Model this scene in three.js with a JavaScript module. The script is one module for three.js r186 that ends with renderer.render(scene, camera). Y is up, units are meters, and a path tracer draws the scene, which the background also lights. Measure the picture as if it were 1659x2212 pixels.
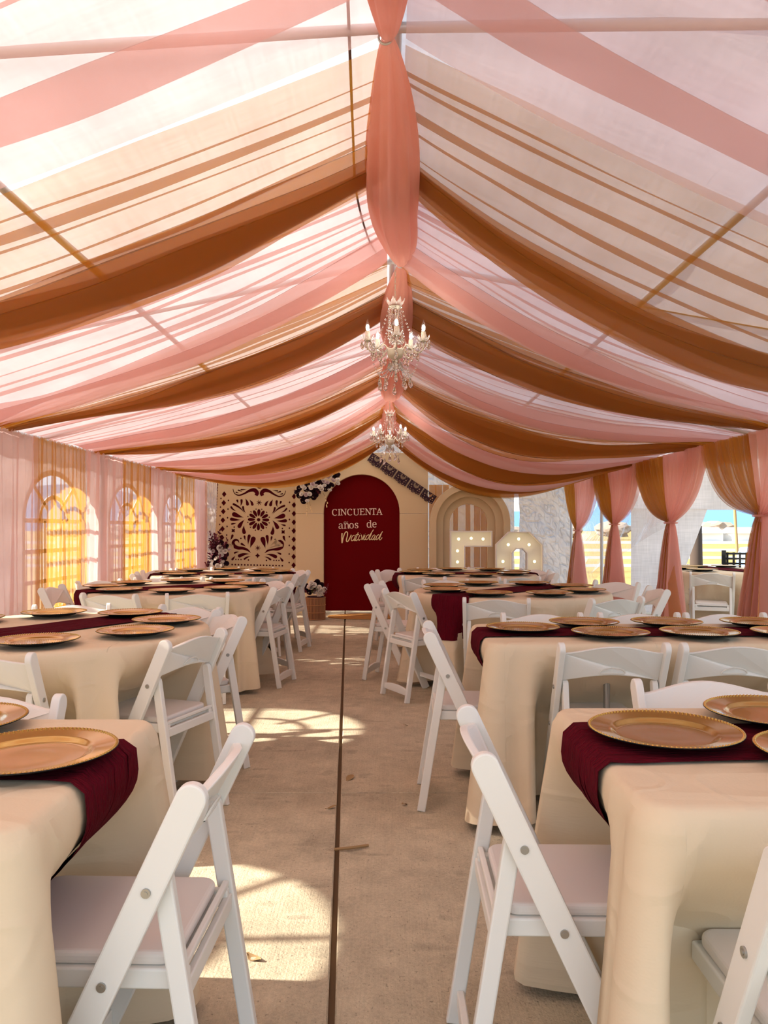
import * as THREE from 'three';
import { mergeGeometries } from 'three/addons/utils/BufferGeometryUtils.js';
import { RoundedBoxGeometry } from 'three/addons/geometries/RoundedBoxGeometry.js';
import { TextGeometry } from 'three/addons/geometries/TextGeometry.js';
import { FontLoader } from 'three/addons/loaders/FontLoader.js';

// ---------------------------------------------------------------- camera, sky, sun, exposure
const scene = new THREE.Scene();
const EYE = 1.23;
const camera = new THREE.PerspectiveCamera(2 * Math.atan(1106 / 1661) * 180 / Math.PI, 1659 / 2212, 0.05, 2000);
camera.position.set(0, EYE, 0);
camera.lookAt(0, EYE, -10);
camera.setViewOffset(1659, 2212, -5.5, -36, 1659, 2212);
const renderer = new THREE.WebGLRenderer({ antialias: true });
renderer.toneMapping = THREE.LinearToneMapping;
renderer.toneMappingExposure = 2.22;
renderer.shadowMap.enabled = true;

const sun = new THREE.DirectionalLight(new THREE.Color(1.0, 0.92, 0.80), 8.0);
sun.position.set(-18, 11.6, -5.3);
sun.target.position.set(0, 1, -6);
sun.castShadow = true;
sun.shadow.mapSize.set(4096, 4096);
Object.assign(sun.shadow.camera, { left: -14, right: 14, top: 14, bottom: -14, near: 1, far: 60 });
sun.shadow.radius = 1.5;
scene.add(sun, sun.target);

function rngOf(seed) { let a = seed >>> 0; return () => { a = (a + 0x6D2B79F5) >>> 0; let t = Math.imul(a ^ (a >>> 15), 1 | a); t = (t + Math.imul(t ^ (t >>> 7), 61 | t)) ^ t; return ((t ^ (t >>> 14)) >>> 0) / 4294967296; }; }
function hash2(i, j, s) { let h = Math.imul(i, 374761393) + Math.imul(j, 668265263) + Math.imul(s, 2147483647 ^ 0x5bd1e995); h = Math.imul(h ^ (h >>> 13), 1274126177); return ((h ^ (h >>> 16)) >>> 0) / 4294967296; }
function vnoise(x, y, s = 1, px = 0, py = 0) {       // value noise, optionally periodic
  const i = Math.floor(x), j = Math.floor(y), fx = x - i, fy = y - j, u = fx * fx * (3 - 2 * fx), v = fy * fy * (3 - 2 * fy);
  const w = (a, p) => p ? ((a % p) + p) % p : a;
  const a = hash2(w(i, px), w(j, py), s), b = hash2(w(i + 1, px), w(j, py), s), c = hash2(w(i, px), w(j + 1, py), s), d = hash2(w(i + 1, px), w(j + 1, py), s);
  return a + (b - a) * u + (c - a) * v + (a - b - c + d) * u * v;
}
const lerp = (a, b, t) => a + (b - a) * t, clamp = (x, a = 0, b = 1) => Math.min(b, Math.max(a, x));
const smooth = (a, b, x) => { const t = clamp((x - a) / (b - a)); return t * t * (3 - 2 * t); };

{ // the sky: pale blue winter air with thin cloud, the same all the way round
  const W = 1024, H = 512, d = new Float32Array(W * H * 4);
  for (let y = 0; y < H; y++) for (let x = 0; x < W; x++) {
    const el = Math.max(0, ((y + 0.5) / H - 0.5) * 2), k = Math.pow(el, 0.5);
    const c = clamp((vnoise(x / 32, y / 10, 5, 32) * 0.6 + vnoise(x / 12, y / 4.5, 6, 0) * 0.0 + vnoise(x / 16, y / 5, 7, 64) * 0.4 - 0.42) * 1.8) * 0.5;
    const o = (y * W + x) * 4;
    d[o] = lerp(lerp(0.60, 0.46, k), 1.06, c); d[o + 1] = lerp(lerp(0.76, 0.66, k), 1.05, c); d[o + 2] = lerp(lerp(0.90, 0.96, k), 1.04, c); d[o + 3] = 1;
  }
  const t = new THREE.DataTexture(d, W, H, THREE.RGBAFormat, THREE.FloatType);
  t.mapping = THREE.EquirectangularReflectionMapping; t.magFilter = THREE.LinearFilter; t.minFilter = THREE.LinearFilter; t.needsUpdate = true;
  scene.background = t; scene.environment = t;
  scene.backgroundIntensity = 1.0; scene.environmentIntensity = 1.0;
}

// ---------------------------------------------------------------- helpers
const V = (x, y, d) => new THREE.Vector3(x, y, -d);               // d is the depth along the aisle
const taken = {};
function numbered(n) { const k = taken[n] = (taken[n] ?? -1) + 1; return k ? n + '_' + String(k).padStart(3, '0') : n; }
function shade(o) { o.castShadow = true; o.receiveShadow = true; return o; }
function part(name, geo, mat, parent, label) { const m = shade(new THREE.Mesh(geo, mat)); m.name = name; if (label) m.userData.label = label; parent.add(m); return m; }
function tag(o, label, category, group, kind) { o.userData = { label, category }; if (group) o.userData.group = group; if (kind) o.userData.kind = kind; return o; }
function thing(name, label, category, pos, turn = 0, group) { const g = new THREE.Group(); g.name = numbered(name); if (pos) g.position.copy(pos); g.rotation.y = turn; scene.add(g); return tag(g, label, category, group); }
function single(name, geo, mat, label, category, group) { const m = shade(new THREE.Mesh(geo, mat)); m.name = numbered(name); scene.add(m); return tag(m, label, category, group); }
function struct(name, geo, mat, label) { const m = shade(geo ? new THREE.Mesh(geo, mat) : new THREE.Group()); m.name = numbered(name); scene.add(m); m.userData = { kind: 'structure' }; if (label) m.userData.label = label; return m; }
function place(root, pos, turn, label, group) { const c = root.clone(); c.name = numbered(root.name); c.position.copy(pos); c.rotation.y = turn; c.userData = { ...root.userData, label, group }; if (!group) delete c.userData.group; scene.add(c); return c; }

function gridGeo(nu, nv, fn, closeV = false) {                     // fn(u, v) -> [x, y, z, (s, t)]
  const pos = [], uv = [], idx = [];
  for (let i = 0; i <= nu; i++) for (let j = 0; j <= nv; j++) { const p = fn(i / nu, j / nv, i, j); pos.push(p[0], p[1], p[2]); uv.push(p[3] ?? i / nu, p[4] ?? j / nv); }
  const w = nv + 1;
  for (let i = 0; i < nu; i++) for (let j = 0; j < nv; j++) { const a = i * w + j; idx.push(a, a + w, a + 1, a + 1, a + w, a + w + 1); }
  const g = new THREE.BufferGeometry();
  g.setAttribute('position', new THREE.Float32BufferAttribute(pos, 3)); g.setAttribute('uv', new THREE.Float32BufferAttribute(uv, 2)); g.setIndex(idx);
  g.computeVertexNormals();
  if (closeV) { const n = g.attributes.normal; for (let i = 0; i <= nu; i++) { const a = i * w, b = a + nv; const s = new THREE.Vector3(n.getX(a) + n.getX(b), n.getY(a) + n.getY(b), n.getZ(a) + n.getZ(b)).normalize(); n.setXYZ(a, s.x, s.y, s.z); n.setXYZ(b, s.x, s.y, s.z); } }
  return g;
}
const plain = (g) => { const r = g.index ? g.toNonIndexed() : g; for (const k of Object.keys(r.attributes)) if (!['position', 'normal', 'uv'].includes(k)) r.deleteAttribute(k); return r; };
const merge = (list) => mergeGeometries(list.map(plain));
function bar(a, b, r, seg = 8) {                                   // a round bar between two points
  const d = b.clone().sub(a), g = new THREE.CylinderGeometry(r, r, d.length(), seg);
  g.applyQuaternion(new THREE.Quaternion().setFromUnitVectors(new THREE.Vector3(0, 1, 0), d.clone().normalize()));
  return g.translate((a.x + b.x) / 2, (a.y + b.y) / 2, (a.z + b.z) / 2);
}
function box(w, h, d, x = 0, y = 0, z = 0, r = 0) { const g = r ? new RoundedBoxGeometry(w, h, d, 2, r) : new THREE.BoxGeometry(w, h, d); return g.translate(x, y, z); }
const lathe = (pts, seg = 32) => new THREE.LatheGeometry(pts.map(([r, y]) => new THREE.Vector2(r, y)), seg);
function extrude(shape, depth, bevel = 0, seg = 1, curve = 8) { return new THREE.ExtrudeGeometry(shape, { depth: depth - 2 * bevel, bevelEnabled: bevel > 0, bevelThickness: bevel, bevelSize: bevel, bevelOffset: -bevel, bevelSegments: seg, curveSegments: curve }).translate(0, 0, bevel); }
const poly = (pts) => { const s = new THREE.Shape(); pts.forEach(([x, y], i) => i ? s.lineTo(x, y) : s.moveTo(x, y)); s.closePath(); return s; };
const tube = (pts, r, n = 24, k = 6) => new THREE.TubeGeometry(new THREE.CatmullRomCurve3(pts), n, r, k);

function noiseTex(n, fn, srgb = true) {                            // n x n texture from fn(x, y) -> [r, g, b] in 0..1
  const d = new Uint8Array(n * n * 4);
  for (let y = 0; y < n; y++) for (let x = 0; x < n; x++) { const c = fn(x, y), o = (y * n + x) * 4; d[o] = clamp(c[0]) * 255; d[o + 1] = clamp(c[1]) * 255; d[o + 2] = clamp(c[2]) * 255; d[o + 3] = 255; }
  const t = new THREE.DataTexture(d, n, n, THREE.RGBAFormat); t.wrapS = t.wrapT = THREE.RepeatWrapping; t.magFilter = THREE.LinearFilter; t.minFilter = THREE.LinearMipmapLinearFilter; t.generateMipmaps = true;
  if (srgb) t.colorSpace = THREE.SRGBColorSpace; t.needsUpdate = true; return t;
}
const lin = (r, g, b) => new THREE.Color().setRGB(r, g, b);
const std = (c, rough = 0.6, o = {}) => new THREE.MeshPhysicalMaterial({ color: c, roughness: rough, side: THREE.DoubleSide, specularIntensity: 0.45, ...o });
const phys = (c, rough, o) => new THREE.MeshPhysicalMaterial({ color: c, roughness: rough, side: THREE.DoubleSide, ...o });

// ---------------------------------------------------------------- materials
const concrete = noiseTex(1024, (x, y) => {
  const big = vnoise(x / 128, y / 128, 11, 8, 8), mid = vnoise(x / 32, y / 32, 12, 32, 32), fine = vnoise(x / 4, y / 4, 13, 256, 256), grit = hash2(x, y, 14), brush = vnoise(x / 2, y / 60, 15, 512, 17);
  let l = 0.745 + (big - 0.5) * 0.10 + (mid - 0.5) * 0.08 + (fine - 0.5) * 0.06 + (grit - 0.5) * 0.07 + (brush - 0.5) * 0.03;
  const stain = smooth(0.70, 0.86, vnoise(x / 46, y / 22, 16, 22, 46) * 0.7 + mid * 0.3); l -= stain * 0.08;
  if (vnoise(x / 3, y / 3, 17, 341, 341) > 0.93) l -= 0.16;
  return [l * 1.0, l * 0.925, l * 0.785];
});
const concreteBump = noiseTex(512, (x, y) => { const l = 0.5 + (vnoise(x / 3, y / 3, 21, 170, 170) - 0.5) * 0.5 + (hash2(x, y, 22) - 0.5) * 0.35 + (vnoise(x / 1.5, y / 50, 23, 341, 10) - 0.5) * 0.3; return [l, l, l]; }, false);
concrete.repeat.set(0.5, 0.5); concreteBump.repeat.set(1.2, 1.2);
const weave = noiseTex(256, (x, y) => { const l = 0.5 + 0.22 * Math.sin(x * Math.PI / 2) + 0.22 * Math.sin(y * Math.PI / 2) + (hash2(x, y, 3) - 0.5) * 0.3; return [l, l, l]; }, false);
weave.repeat.set(10, 10);
const gauze = noiseTex(512, (x, y) => { const l = 0.35 + 0.45 * vnoise(x / 40, y / 4, 31, 13, 128) + 0.35 * vnoise(x / 14, y / 2, 32, 37, 256) - 0.1; return [l, l, l]; }, false);
gauze.repeat.set(1.6, 2.6);
const tarpTone = noiseTex(512, (x, y) => { const l = 0.93 + (vnoise(x / 60, y / 60, 41, 9, 9) - 0.5) * 0.08 + (vnoise(x / 3, y / 40, 42, 171, 13) - 0.5) * 0.05 + (vnoise(x / 40, y / 3, 43, 13, 171) - 0.5) * 0.05; return [l, l * 0.985, l * 0.985]; });
tarpTone.repeat.set(0.5, 0.5);
const crease = noiseTex(512, (x, y) => { const a = Math.abs(vnoise(x / 42 + y / 80, y / 42, 51, 0, 12) - 0.5), b = Math.abs(vnoise(x / 18, y / 26 + x / 40, 52, 28, 0) - 0.5); const l = clamp(1 - a * 5) * 0.5 + clamp(1 - b * 5) * 0.3 + vnoise(x / 60, y / 60, 53) * 0.2; return [l, l, l]; }, false);
crease.repeat.set(0.7, 0.7);
const creaseCloth = noiseTex(512, (x, y) => { const q = (s, p) => Math.abs(vnoise(x / s + 0.6 * vnoise(x / 50, y / 50, p + 5), y / s, p) - 0.5); const l = 0.5 * clamp(1 - q(70, 141) * 6) + 0.3 * clamp(1 - q(38, 144) * 6) + 0.25 * vnoise(x / 90, y / 90, 147) + 0.04 * hash2(x, y, 148); return [l, l, l]; }, false);
creaseCloth.repeat.set(0.9, 0.9);
const grassTone = noiseTex(512, (x, y) => { const l = vnoise(x / 60, y / 60, 61, 8, 8) * 0.5 + vnoise(x / 6, y / 6, 62, 85, 85) * 0.3 + hash2(x, y, 63) * 0.2; return [0.53 + 0.14 * l, 0.43 + 0.14 * l, 0.22 + 0.12 * l]; });
grassTone.repeat.set(0.15, 0.15);
const jute = noiseTex(128, (x, y) => { const l = 0.5 + 0.3 * Math.sin(y * Math.PI / 8) + (hash2(x, y, 71) - 0.5) * 0.3; return [0.60 + 0.2 * l, 0.42 + 0.16 * l, 0.22 + 0.1 * l]; });

const M = {
  concrete: std('#ffffff', 0.85, { map: concrete, bumpMap: concreteBump, bumpScale: 0.0018 }),
  soil: std(lin(0.17, 0.105, 0.055), 1),
  tarp: phys(lin(0.93, 0.92, 0.92), 1, { map: tarpTone, transmission: 0.30, thickness: 0 }),
  endTarp: phys(lin(0.68, 0.62, 0.60), 1, { transmission: 0.4, thickness: 0, bumpMap: crease, bumpScale: 0.05, clearcoat: 0.8, clearcoatRoughness: 0.25 }),
  vinyl: phys(lin(0.95, 0.96, 0.97), 0.18, { transmission: 0.95, thickness: 0, bumpMap: crease, bumpScale: 0.006 }),
  whitePrint: std(lin(0.88, 0.88, 0.88), 0.5),
  pipe: std(lin(0.62, 0.62, 0.63), 0.45, { metalness: 0.3 }),
  pink: phys(lin(0.89, 0.585, 0.54), 1, { transparent: true, opacity: 0.52, transmission: 0.65, thickness: 0, bumpMap: weave, bumpScale: 0.0004, specularIntensity: 0.3 }),
  pinkDense: phys(lin(0.92, 0.53, 0.45), 1, { transparent: true, opacity: 0.6, transmission: 0.6, thickness: 0, specularIntensity: 0.3 }),
  peach: phys(lin(0.92, 0.50, 0.41), 1, { transparent: true, opacity: 0.9, transmission: 0.55, thickness: 0, specularIntensity: 0.3 }),
  brown: phys(lin(0.66, 0.30, 0.035), 1, { transparent: true, opacity: 0.5, transmission: 0.7, thickness: 0, bumpMap: weave, bumpScale: 0.0004, specularIntensity: 0.3 }),
  cloth: std(lin(0.74, 0.60, 0.41), 0.7, { bumpMap: creaseCloth, bumpScale: 0.006 }),
  runner: phys(lin(0.10, 0.003, 0.010), 1, { bumpMap: gauze, bumpScale: 0.012, specularIntensity: 0.15 }),
  chair: phys(lin(0.82, 0.795, 0.725), 0.38, {}),
  pad: std(lin(0.78, 0.72, 0.66), 0.5),
  steel: std(lin(0.42, 0.41, 0.38), 0.35, { metalness: 0.9 }),
  gold: phys(lin(0.60, 0.37, 0.09), 0.18, { metalness: 0.8, clearcoat: 0.5, clearcoatRoughness: 0.06 }),
  black: std(lin(0.012, 0.012, 0.013), 0.5),
  tableTop: std(lin(0.55, 0.55, 0.53), 0.6),
  cream: std(lin(0.66, 0.49, 0.29), 0.7),
  red: std(lin(0.12, 0.001, 0.002), 0.8, { specularIntensity: 0.12 }),
  letter: std(lin(0.85, 0.62, 0.50), 0.5),
  letterGold: std(lin(0.80, 0.60, 0.33), 0.45),
  board: std(lin(0.56, 0.40, 0.235), 0.7),
  maroon: std(lin(0.085, 0.003, 0.008), 0.8, { specularIntensity: 0.15 }),
  plum: std(lin(0.035, 0.012, 0.022), 0.8),
  rose: std(lin(0.86, 0.78, 0.70), 0.6),
  rosePink: std(lin(0.70, 0.55, 0.55), 0.6),
  dark: std(lin(0.03, 0.006, 0.015), 0.8),
  burgundyLeaf: std(lin(0.11, 0.010, 0.022), 0.7),
  leaf: std(lin(0.13, 0.13, 0.04), 0.7),
  stem: std(lin(0.20, 0.12, 0.04), 0.8),
  bamboo: std(lin(0.42, 0.20, 0.09), 0.6),
  bambooDark: std(lin(0.12, 0.06, 0.05), 0.7),
  jute: std('#ffffff', 0.95, { map: jute }),
  ivory: std(lin(0.66, 0.60, 0.50), 0.4),
  crystal: phys(lin(1, 1, 1), 0.03, { transmission: 1, thickness: 0.02, ior: 1.52 }),
  crystalLeaf: phys(lin(0.95, 0.95, 0.95), 0.12, { transmission: 0.6, thickness: 0, ior: 1.6 }),
  bulbGlass: phys(lin(1, 1, 1), 0.05, { transmission: 1, thickness: 0 }),
  glow: new THREE.MeshStandardMaterial({ color: '#ffffff', emissive: lin(1, 0.93, 0.82), emissiveIntensity: 6 }),
  glowWarm: new THREE.MeshStandardMaterial({ color: '#ffffff', emissive: lin(1, 0.85, 0.40), emissiveIntensity: 1.0 }),
  marquee: std(lin(0.82, 0.76, 0.68), 0.5),
  grass: std('#ffffff', 1, { map: grassTone }),
  fence: std(lin(0.85, 0.85, 0.86), 0.5),
  bark: std(lin(0.07, 0.05, 0.04), 0.95),
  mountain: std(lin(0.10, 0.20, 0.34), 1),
  scrub: std(lin(0.36, 0.27, 0.20), 1),
  truck: phys(lin(0.30, 0.46, 0.68), 0.3, { clearcoat: 0.6 }),
  glassDark: std(lin(0.03, 0.04, 0.05), 0.1),
  twig: std(lin(0.35, 0.22, 0.10), 0.9),
};

// ---------------------------------------------------------------- floor slabs and the ground outside
const HALF = 3.05, EAVE = 2.02, RIDGE = 3.2, RX = 0.04, Z0 = -1.6, Z1 = 12.75;
const jointX = (d) => -0.138 - 0.05 * (d - 1.91);
{
  const floor = struct('floor', null, null, 'tan brushed concrete slabs under the tent');
  const rows = [-2.2, -0.6, 3.58, 7.95, 12.4, 13.6], g = 0.009;
  const slab = (pts) => { const s = poly(pts.map(([x, d]) => [x, d])); const e = extrude(s, 0.1, 0.004, 1); e.rotateX(-Math.PI / 2); e.translate(0, -0.1, 0); return e; };
  for (let i = 0; i < rows.length - 1; i++) {
    const a = rows[i] + g * 0.6, b = rows[i + 1] - g * 0.6;
    part('slab', slab([[-3.9, a], [jointX(a) - g, a], [jointX(b) - g, b], [-3.9, b]]), M.concrete, floor);
    part('slab', slab([[jointX(a) + g, a], [6.6, a], [6.6, b], [jointX(b) + g, b]]), M.concrete, floor);
  }
  part('joint_filler', box(10.4, 0.06, 16, 1.3, -0.052, -5.7), M.soil, floor);
  const field = gridGeo(60, 60, (u, v) => { const x = (u - 0.5) * 700, z = (v - 0.62) * 700; return [x, -0.12, z, x, z]; });
  const ground = struct('ground', field, M.grass, 'dry tan winter field around the tent');
}

// ---------------------------------------------------------------- the tent: roof, walls with arched windows, frame
{
  const roof = struct('roof', null, null, 'white translucent tarpaulin tent roof');
  for (const s of [-1, 1]) {
    const bays = [Z0, 0.4, 3.0, 5.62, 8.25, 10.9, Z1];
    for (let b = 0; b < bays.length - 1; b++) part('roof_panel', gridGeo(24, 12, (u, v) => {
      const d = lerp(bays[b], bays[b + 1], v), x = RX + (s * HALF - RX) * u;
      const y = lerp(RIDGE + 0.03, EAVE + 0.03, u) - 0.035 * Math.sin(Math.PI * u) * Math.sin(Math.PI * v) - 0.02 * Math.sin(Math.PI * v) + (vnoise(x * 3, d * 3, 3) - 0.5) * 0.012;
      return [x, y, -d, x, d];
    }), M.tarp, roof);
    part('valance', gridGeo(160, 3, (u, v) => { const d = lerp(Z0, Z1, u), x = s * (HALF + 0.02 + 0.015 * Math.sin(d * 9) * v); return [x, EAVE + 0.03 - 0.22 * v - 0.03 * v * Math.abs(Math.sin(d * Math.PI / 0.5)), -d, d, v]; }), M.tarp, roof);
  }
  // steel frame
  const frame = thing('tent_frame', 'grey steel pipe frame holding up the tent roof', 'tent frame', V(0, 0, 0));
  const fr = [0.4, 3.0, 5.62, 8.25, 10.9, Z1 - 0.05], P = (n, a, b, r = 0.02) => part(n, bar(a, b, r, 10), M.pipe, frame);
  P('ridge_pipe', V(RX, RIDGE, Z0), V(RX, RIDGE, Z1), 0.022);
  for (const s of [-1, 1]) {
    P('eave_pipe', V(s * HALF, EAVE, Z0), V(s * HALF, EAVE, Z1));
    P('purlin', V(s * 1.53, 2.585, Z0), V(s * 1.53, 2.585, Z1), 0.018);
    for (const d of fr) {
      P('post', V(s * HALF, 0, d), V(s * HALF, EAVE, d), 0.021);
      if (d > 1) P('rafter', V(RX, RIDGE - 0.015, d), V(s * HALF, EAVE, d - (s < 0 ? 1.5 : 1.85)), 0.02);
    }
  }
  // window wall
  const wins = [-0.2, 2.2, 4.6, 7.12, 9.12, 11.15], hw = 0.6, sp = 1.3, top = 1.74, bot = 0.22;
  const wall = new THREE.Shape(); wall.moveTo(Z0, 0.0); wall.lineTo(Z1, 0.0); wall.lineTo(Z1, EAVE); wall.lineTo(Z0, EAVE); wall.closePath();
  const arch = (c, k = 0) => { const p = []; p.push([c - hw - k, bot - k], [c + hw + k, bot - k]); for (let i = 0; i <= 20; i++) { const a = Math.PI * i / 20; p.push([c + (hw + k) * Math.cos(a), sp + (top - sp + k) * Math.sin(a)]); } return p; };
  for (const c of wins) wall.holes.push(poly(arch(c)));
  const toWall = (g) => g.rotateY(Math.PI / 2).translate(-HALF - 0.03, 0, 0);
  const wl = struct('wall_left', toWall(extrude(wall, 0.004)), M.tarp, 'white tarpaulin tent wall with arched clear windows');
  wins.forEach((c, i) => {
    const w = struct('window_' + (i + 1), null, null, 'arched clear vinyl tent window with white printed bars');
    part('pane', toWall(extrude(poly(arch(c)), 0.002)), M.vinyl, w);
    const bw = 0.019, B = (x0, y0, x1, y1) => { const dx = x1 - x0, dy = y1 - y0, l = Math.hypot(dx, dy), nx = -dy / l * bw, ny = dx / l * bw; part('glazing_bar', toWall(extrude(poly([[x0 + nx, y0 + ny], [x1 + nx, y1 + ny], [x1 - nx, y1 - ny], [x0 - nx, y0 - ny]]), 0.006)), M.whitePrint, w); };
    const ring = poly(arch(c, 0.03)); ring.holes.push(poly(arch(c, -0.02))); part('window_frame', toWall(extrude(ring, 0.008)), M.whitePrint, w);
    for (const y of [sp, 1.03, 0.76, 0.49]) B(c - hw, y, c + hw, y);
    for (const x of [-0.2, 0.2]) B(c + x, bot, c + x, sp);
    for (const a of [45, 90, 135]) { const r = a * Math.PI / 180; B(c + 0.2 * Math.cos(r), sp + 0.15 * Math.sin(r), c + hw * Math.cos(r), sp + (top - sp) * Math.sin(r)); }
    const pts = []; for (let k = 0; k <= 12; k++) { const a = Math.PI * k / 12; pts.push([0.3 * Math.cos(a), 0.22 * Math.sin(a)]); }
    for (let k = 0; k < 12; k++) B(c + pts[k][0], sp + pts[k][1], c + pts[k + 1][0], sp + pts[k + 1][1]);
  });
  // far gable
  const sheet = (x0, x1, seed) => gridGeo(70, 50, (u, v) => {
    const x = lerp(x0, x1, u), yt = lerp(RIDGE, EAVE, Math.abs(x - RX) / HALF) + 0.0, y = lerp(0, yt, v);
    const w = (Math.abs(vnoise(x * 2.2 + y * 1.3, y * 1.7 - x, seed) - 0.5) + 0.5 * Math.abs(vnoise(x * 6 + y * 2, y * 5 - x * 2, seed + 1) - 0.5)) * 0.22;
    return [x, y, -Z1 - 0.06 + w, x, y];
  });
  struct('wall_back', null, null, 'crumpled grey translucent plastic end wall of the tent').add(shade(Object.assign(new THREE.Mesh(sheet(-HALF, 2.12, 81), M.endTarp), { name: 'sheet' })), shade(Object.assign(new THREE.Mesh(sheet(2.2, HALF, 85), M.endTarp), { name: 'sheet' })));
}

// ---------------------------------------------------------------- sheer ceiling drapes, ridge to eave
function profile(seed, n, tail, pw, tw) {
  const r = rngOf(seed), c = [[0, 0, 0]];
  const at = []; for (let i = 0; i < n; i++) at.push(0.05 + 0.58 * (i + 0.15 + 0.7 * r()) / n);
  for (const t of at) { const w = pw * (0.25 + 1.1 * r() * r()); c.push([t, 0, -0.2], [t + 0.003, w, -0.7], [t + 0.006, -w * 0.8, -1.0], [t + 0.012, 0, -0.1]); }
  for (let i = 0; i < tail; i++) { const t = 0.72 + 0.18 * (i + 0.5) / tail, w = tw * (0.8 + 0.5 * r()); c.push([t, 0, -0.3], [t + 0.005, w, -1.2 - i * 0.3], [t + 0.01, -w, -1.8 - i * 0.3], [t + 0.02, 0, -0.6]); }
  c.push([1, 0, 0]);
  return new THREE.CatmullRomCurve3(c.map((p) => new THREE.Vector3(...p)), false, 'catmullrom', 0.2);
}
function drape(side, [zr0, zr1], [ze0, ze1], sag, seed, { n = 3, tail = 2, near = 0.4, ridge = [0, 0], pw = 0.03, tw = 0.10 } = {}) {
  const NV = 190, NU = 44, cv = profile(seed, n, tail, pw, tw), s = []; for (let j = 0; j <= NV; j++) s.push(cv.getPoint(j / NV));
  return gridGeo(NU, NV, (u, v, i, j) => {
    const p = s[j], m = 0.25 + 1.15 * vnoise(u * 2.6, p.x * 13, seed + 3), t = p.x + p.y * m + 0.11 * (vnoise(u * 2.3, p.x * 4.2, seed + 8) - 0.5) * Math.sin(Math.PI * p.x), zr = lerp(zr0, zr1, t), ze = lerp(ze0, ze1, t), width = lerp(zr1 - zr0, ze1 - ze0, u);
    const d = lerp(zr, ze, u), x = RX + side * (0.035 + (HALF - 0.045) * u), bunch = clamp(1 - width / 1.1), tt = clamp(t, 0, 1.12);
    const hang = Math.sin(Math.PI * Math.pow(u, 0.85)) * (near + (1 - near) * Math.pow(tt, 1.3));
    let y = lerp(RIDGE - 0.06 - lerp(ridge[0], ridge[1], tt), EAVE + 0.005, u) - sag * hang + p.z * 0.012 * Math.sin(Math.PI * clamp(u * 1.02)) + (vnoise(u * 6, t * 7, seed) - 0.5) * 0.02;
    y -= 0.03 * Math.sin(t * 30 + seed) * bunch * smooth(0.55, 1, u) + 0.012 * Math.sin(t * 26 + seed) * (1 - u) * (1 - u);
    return [x, y, -d, d, u * 3.3];
  });
}
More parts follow.
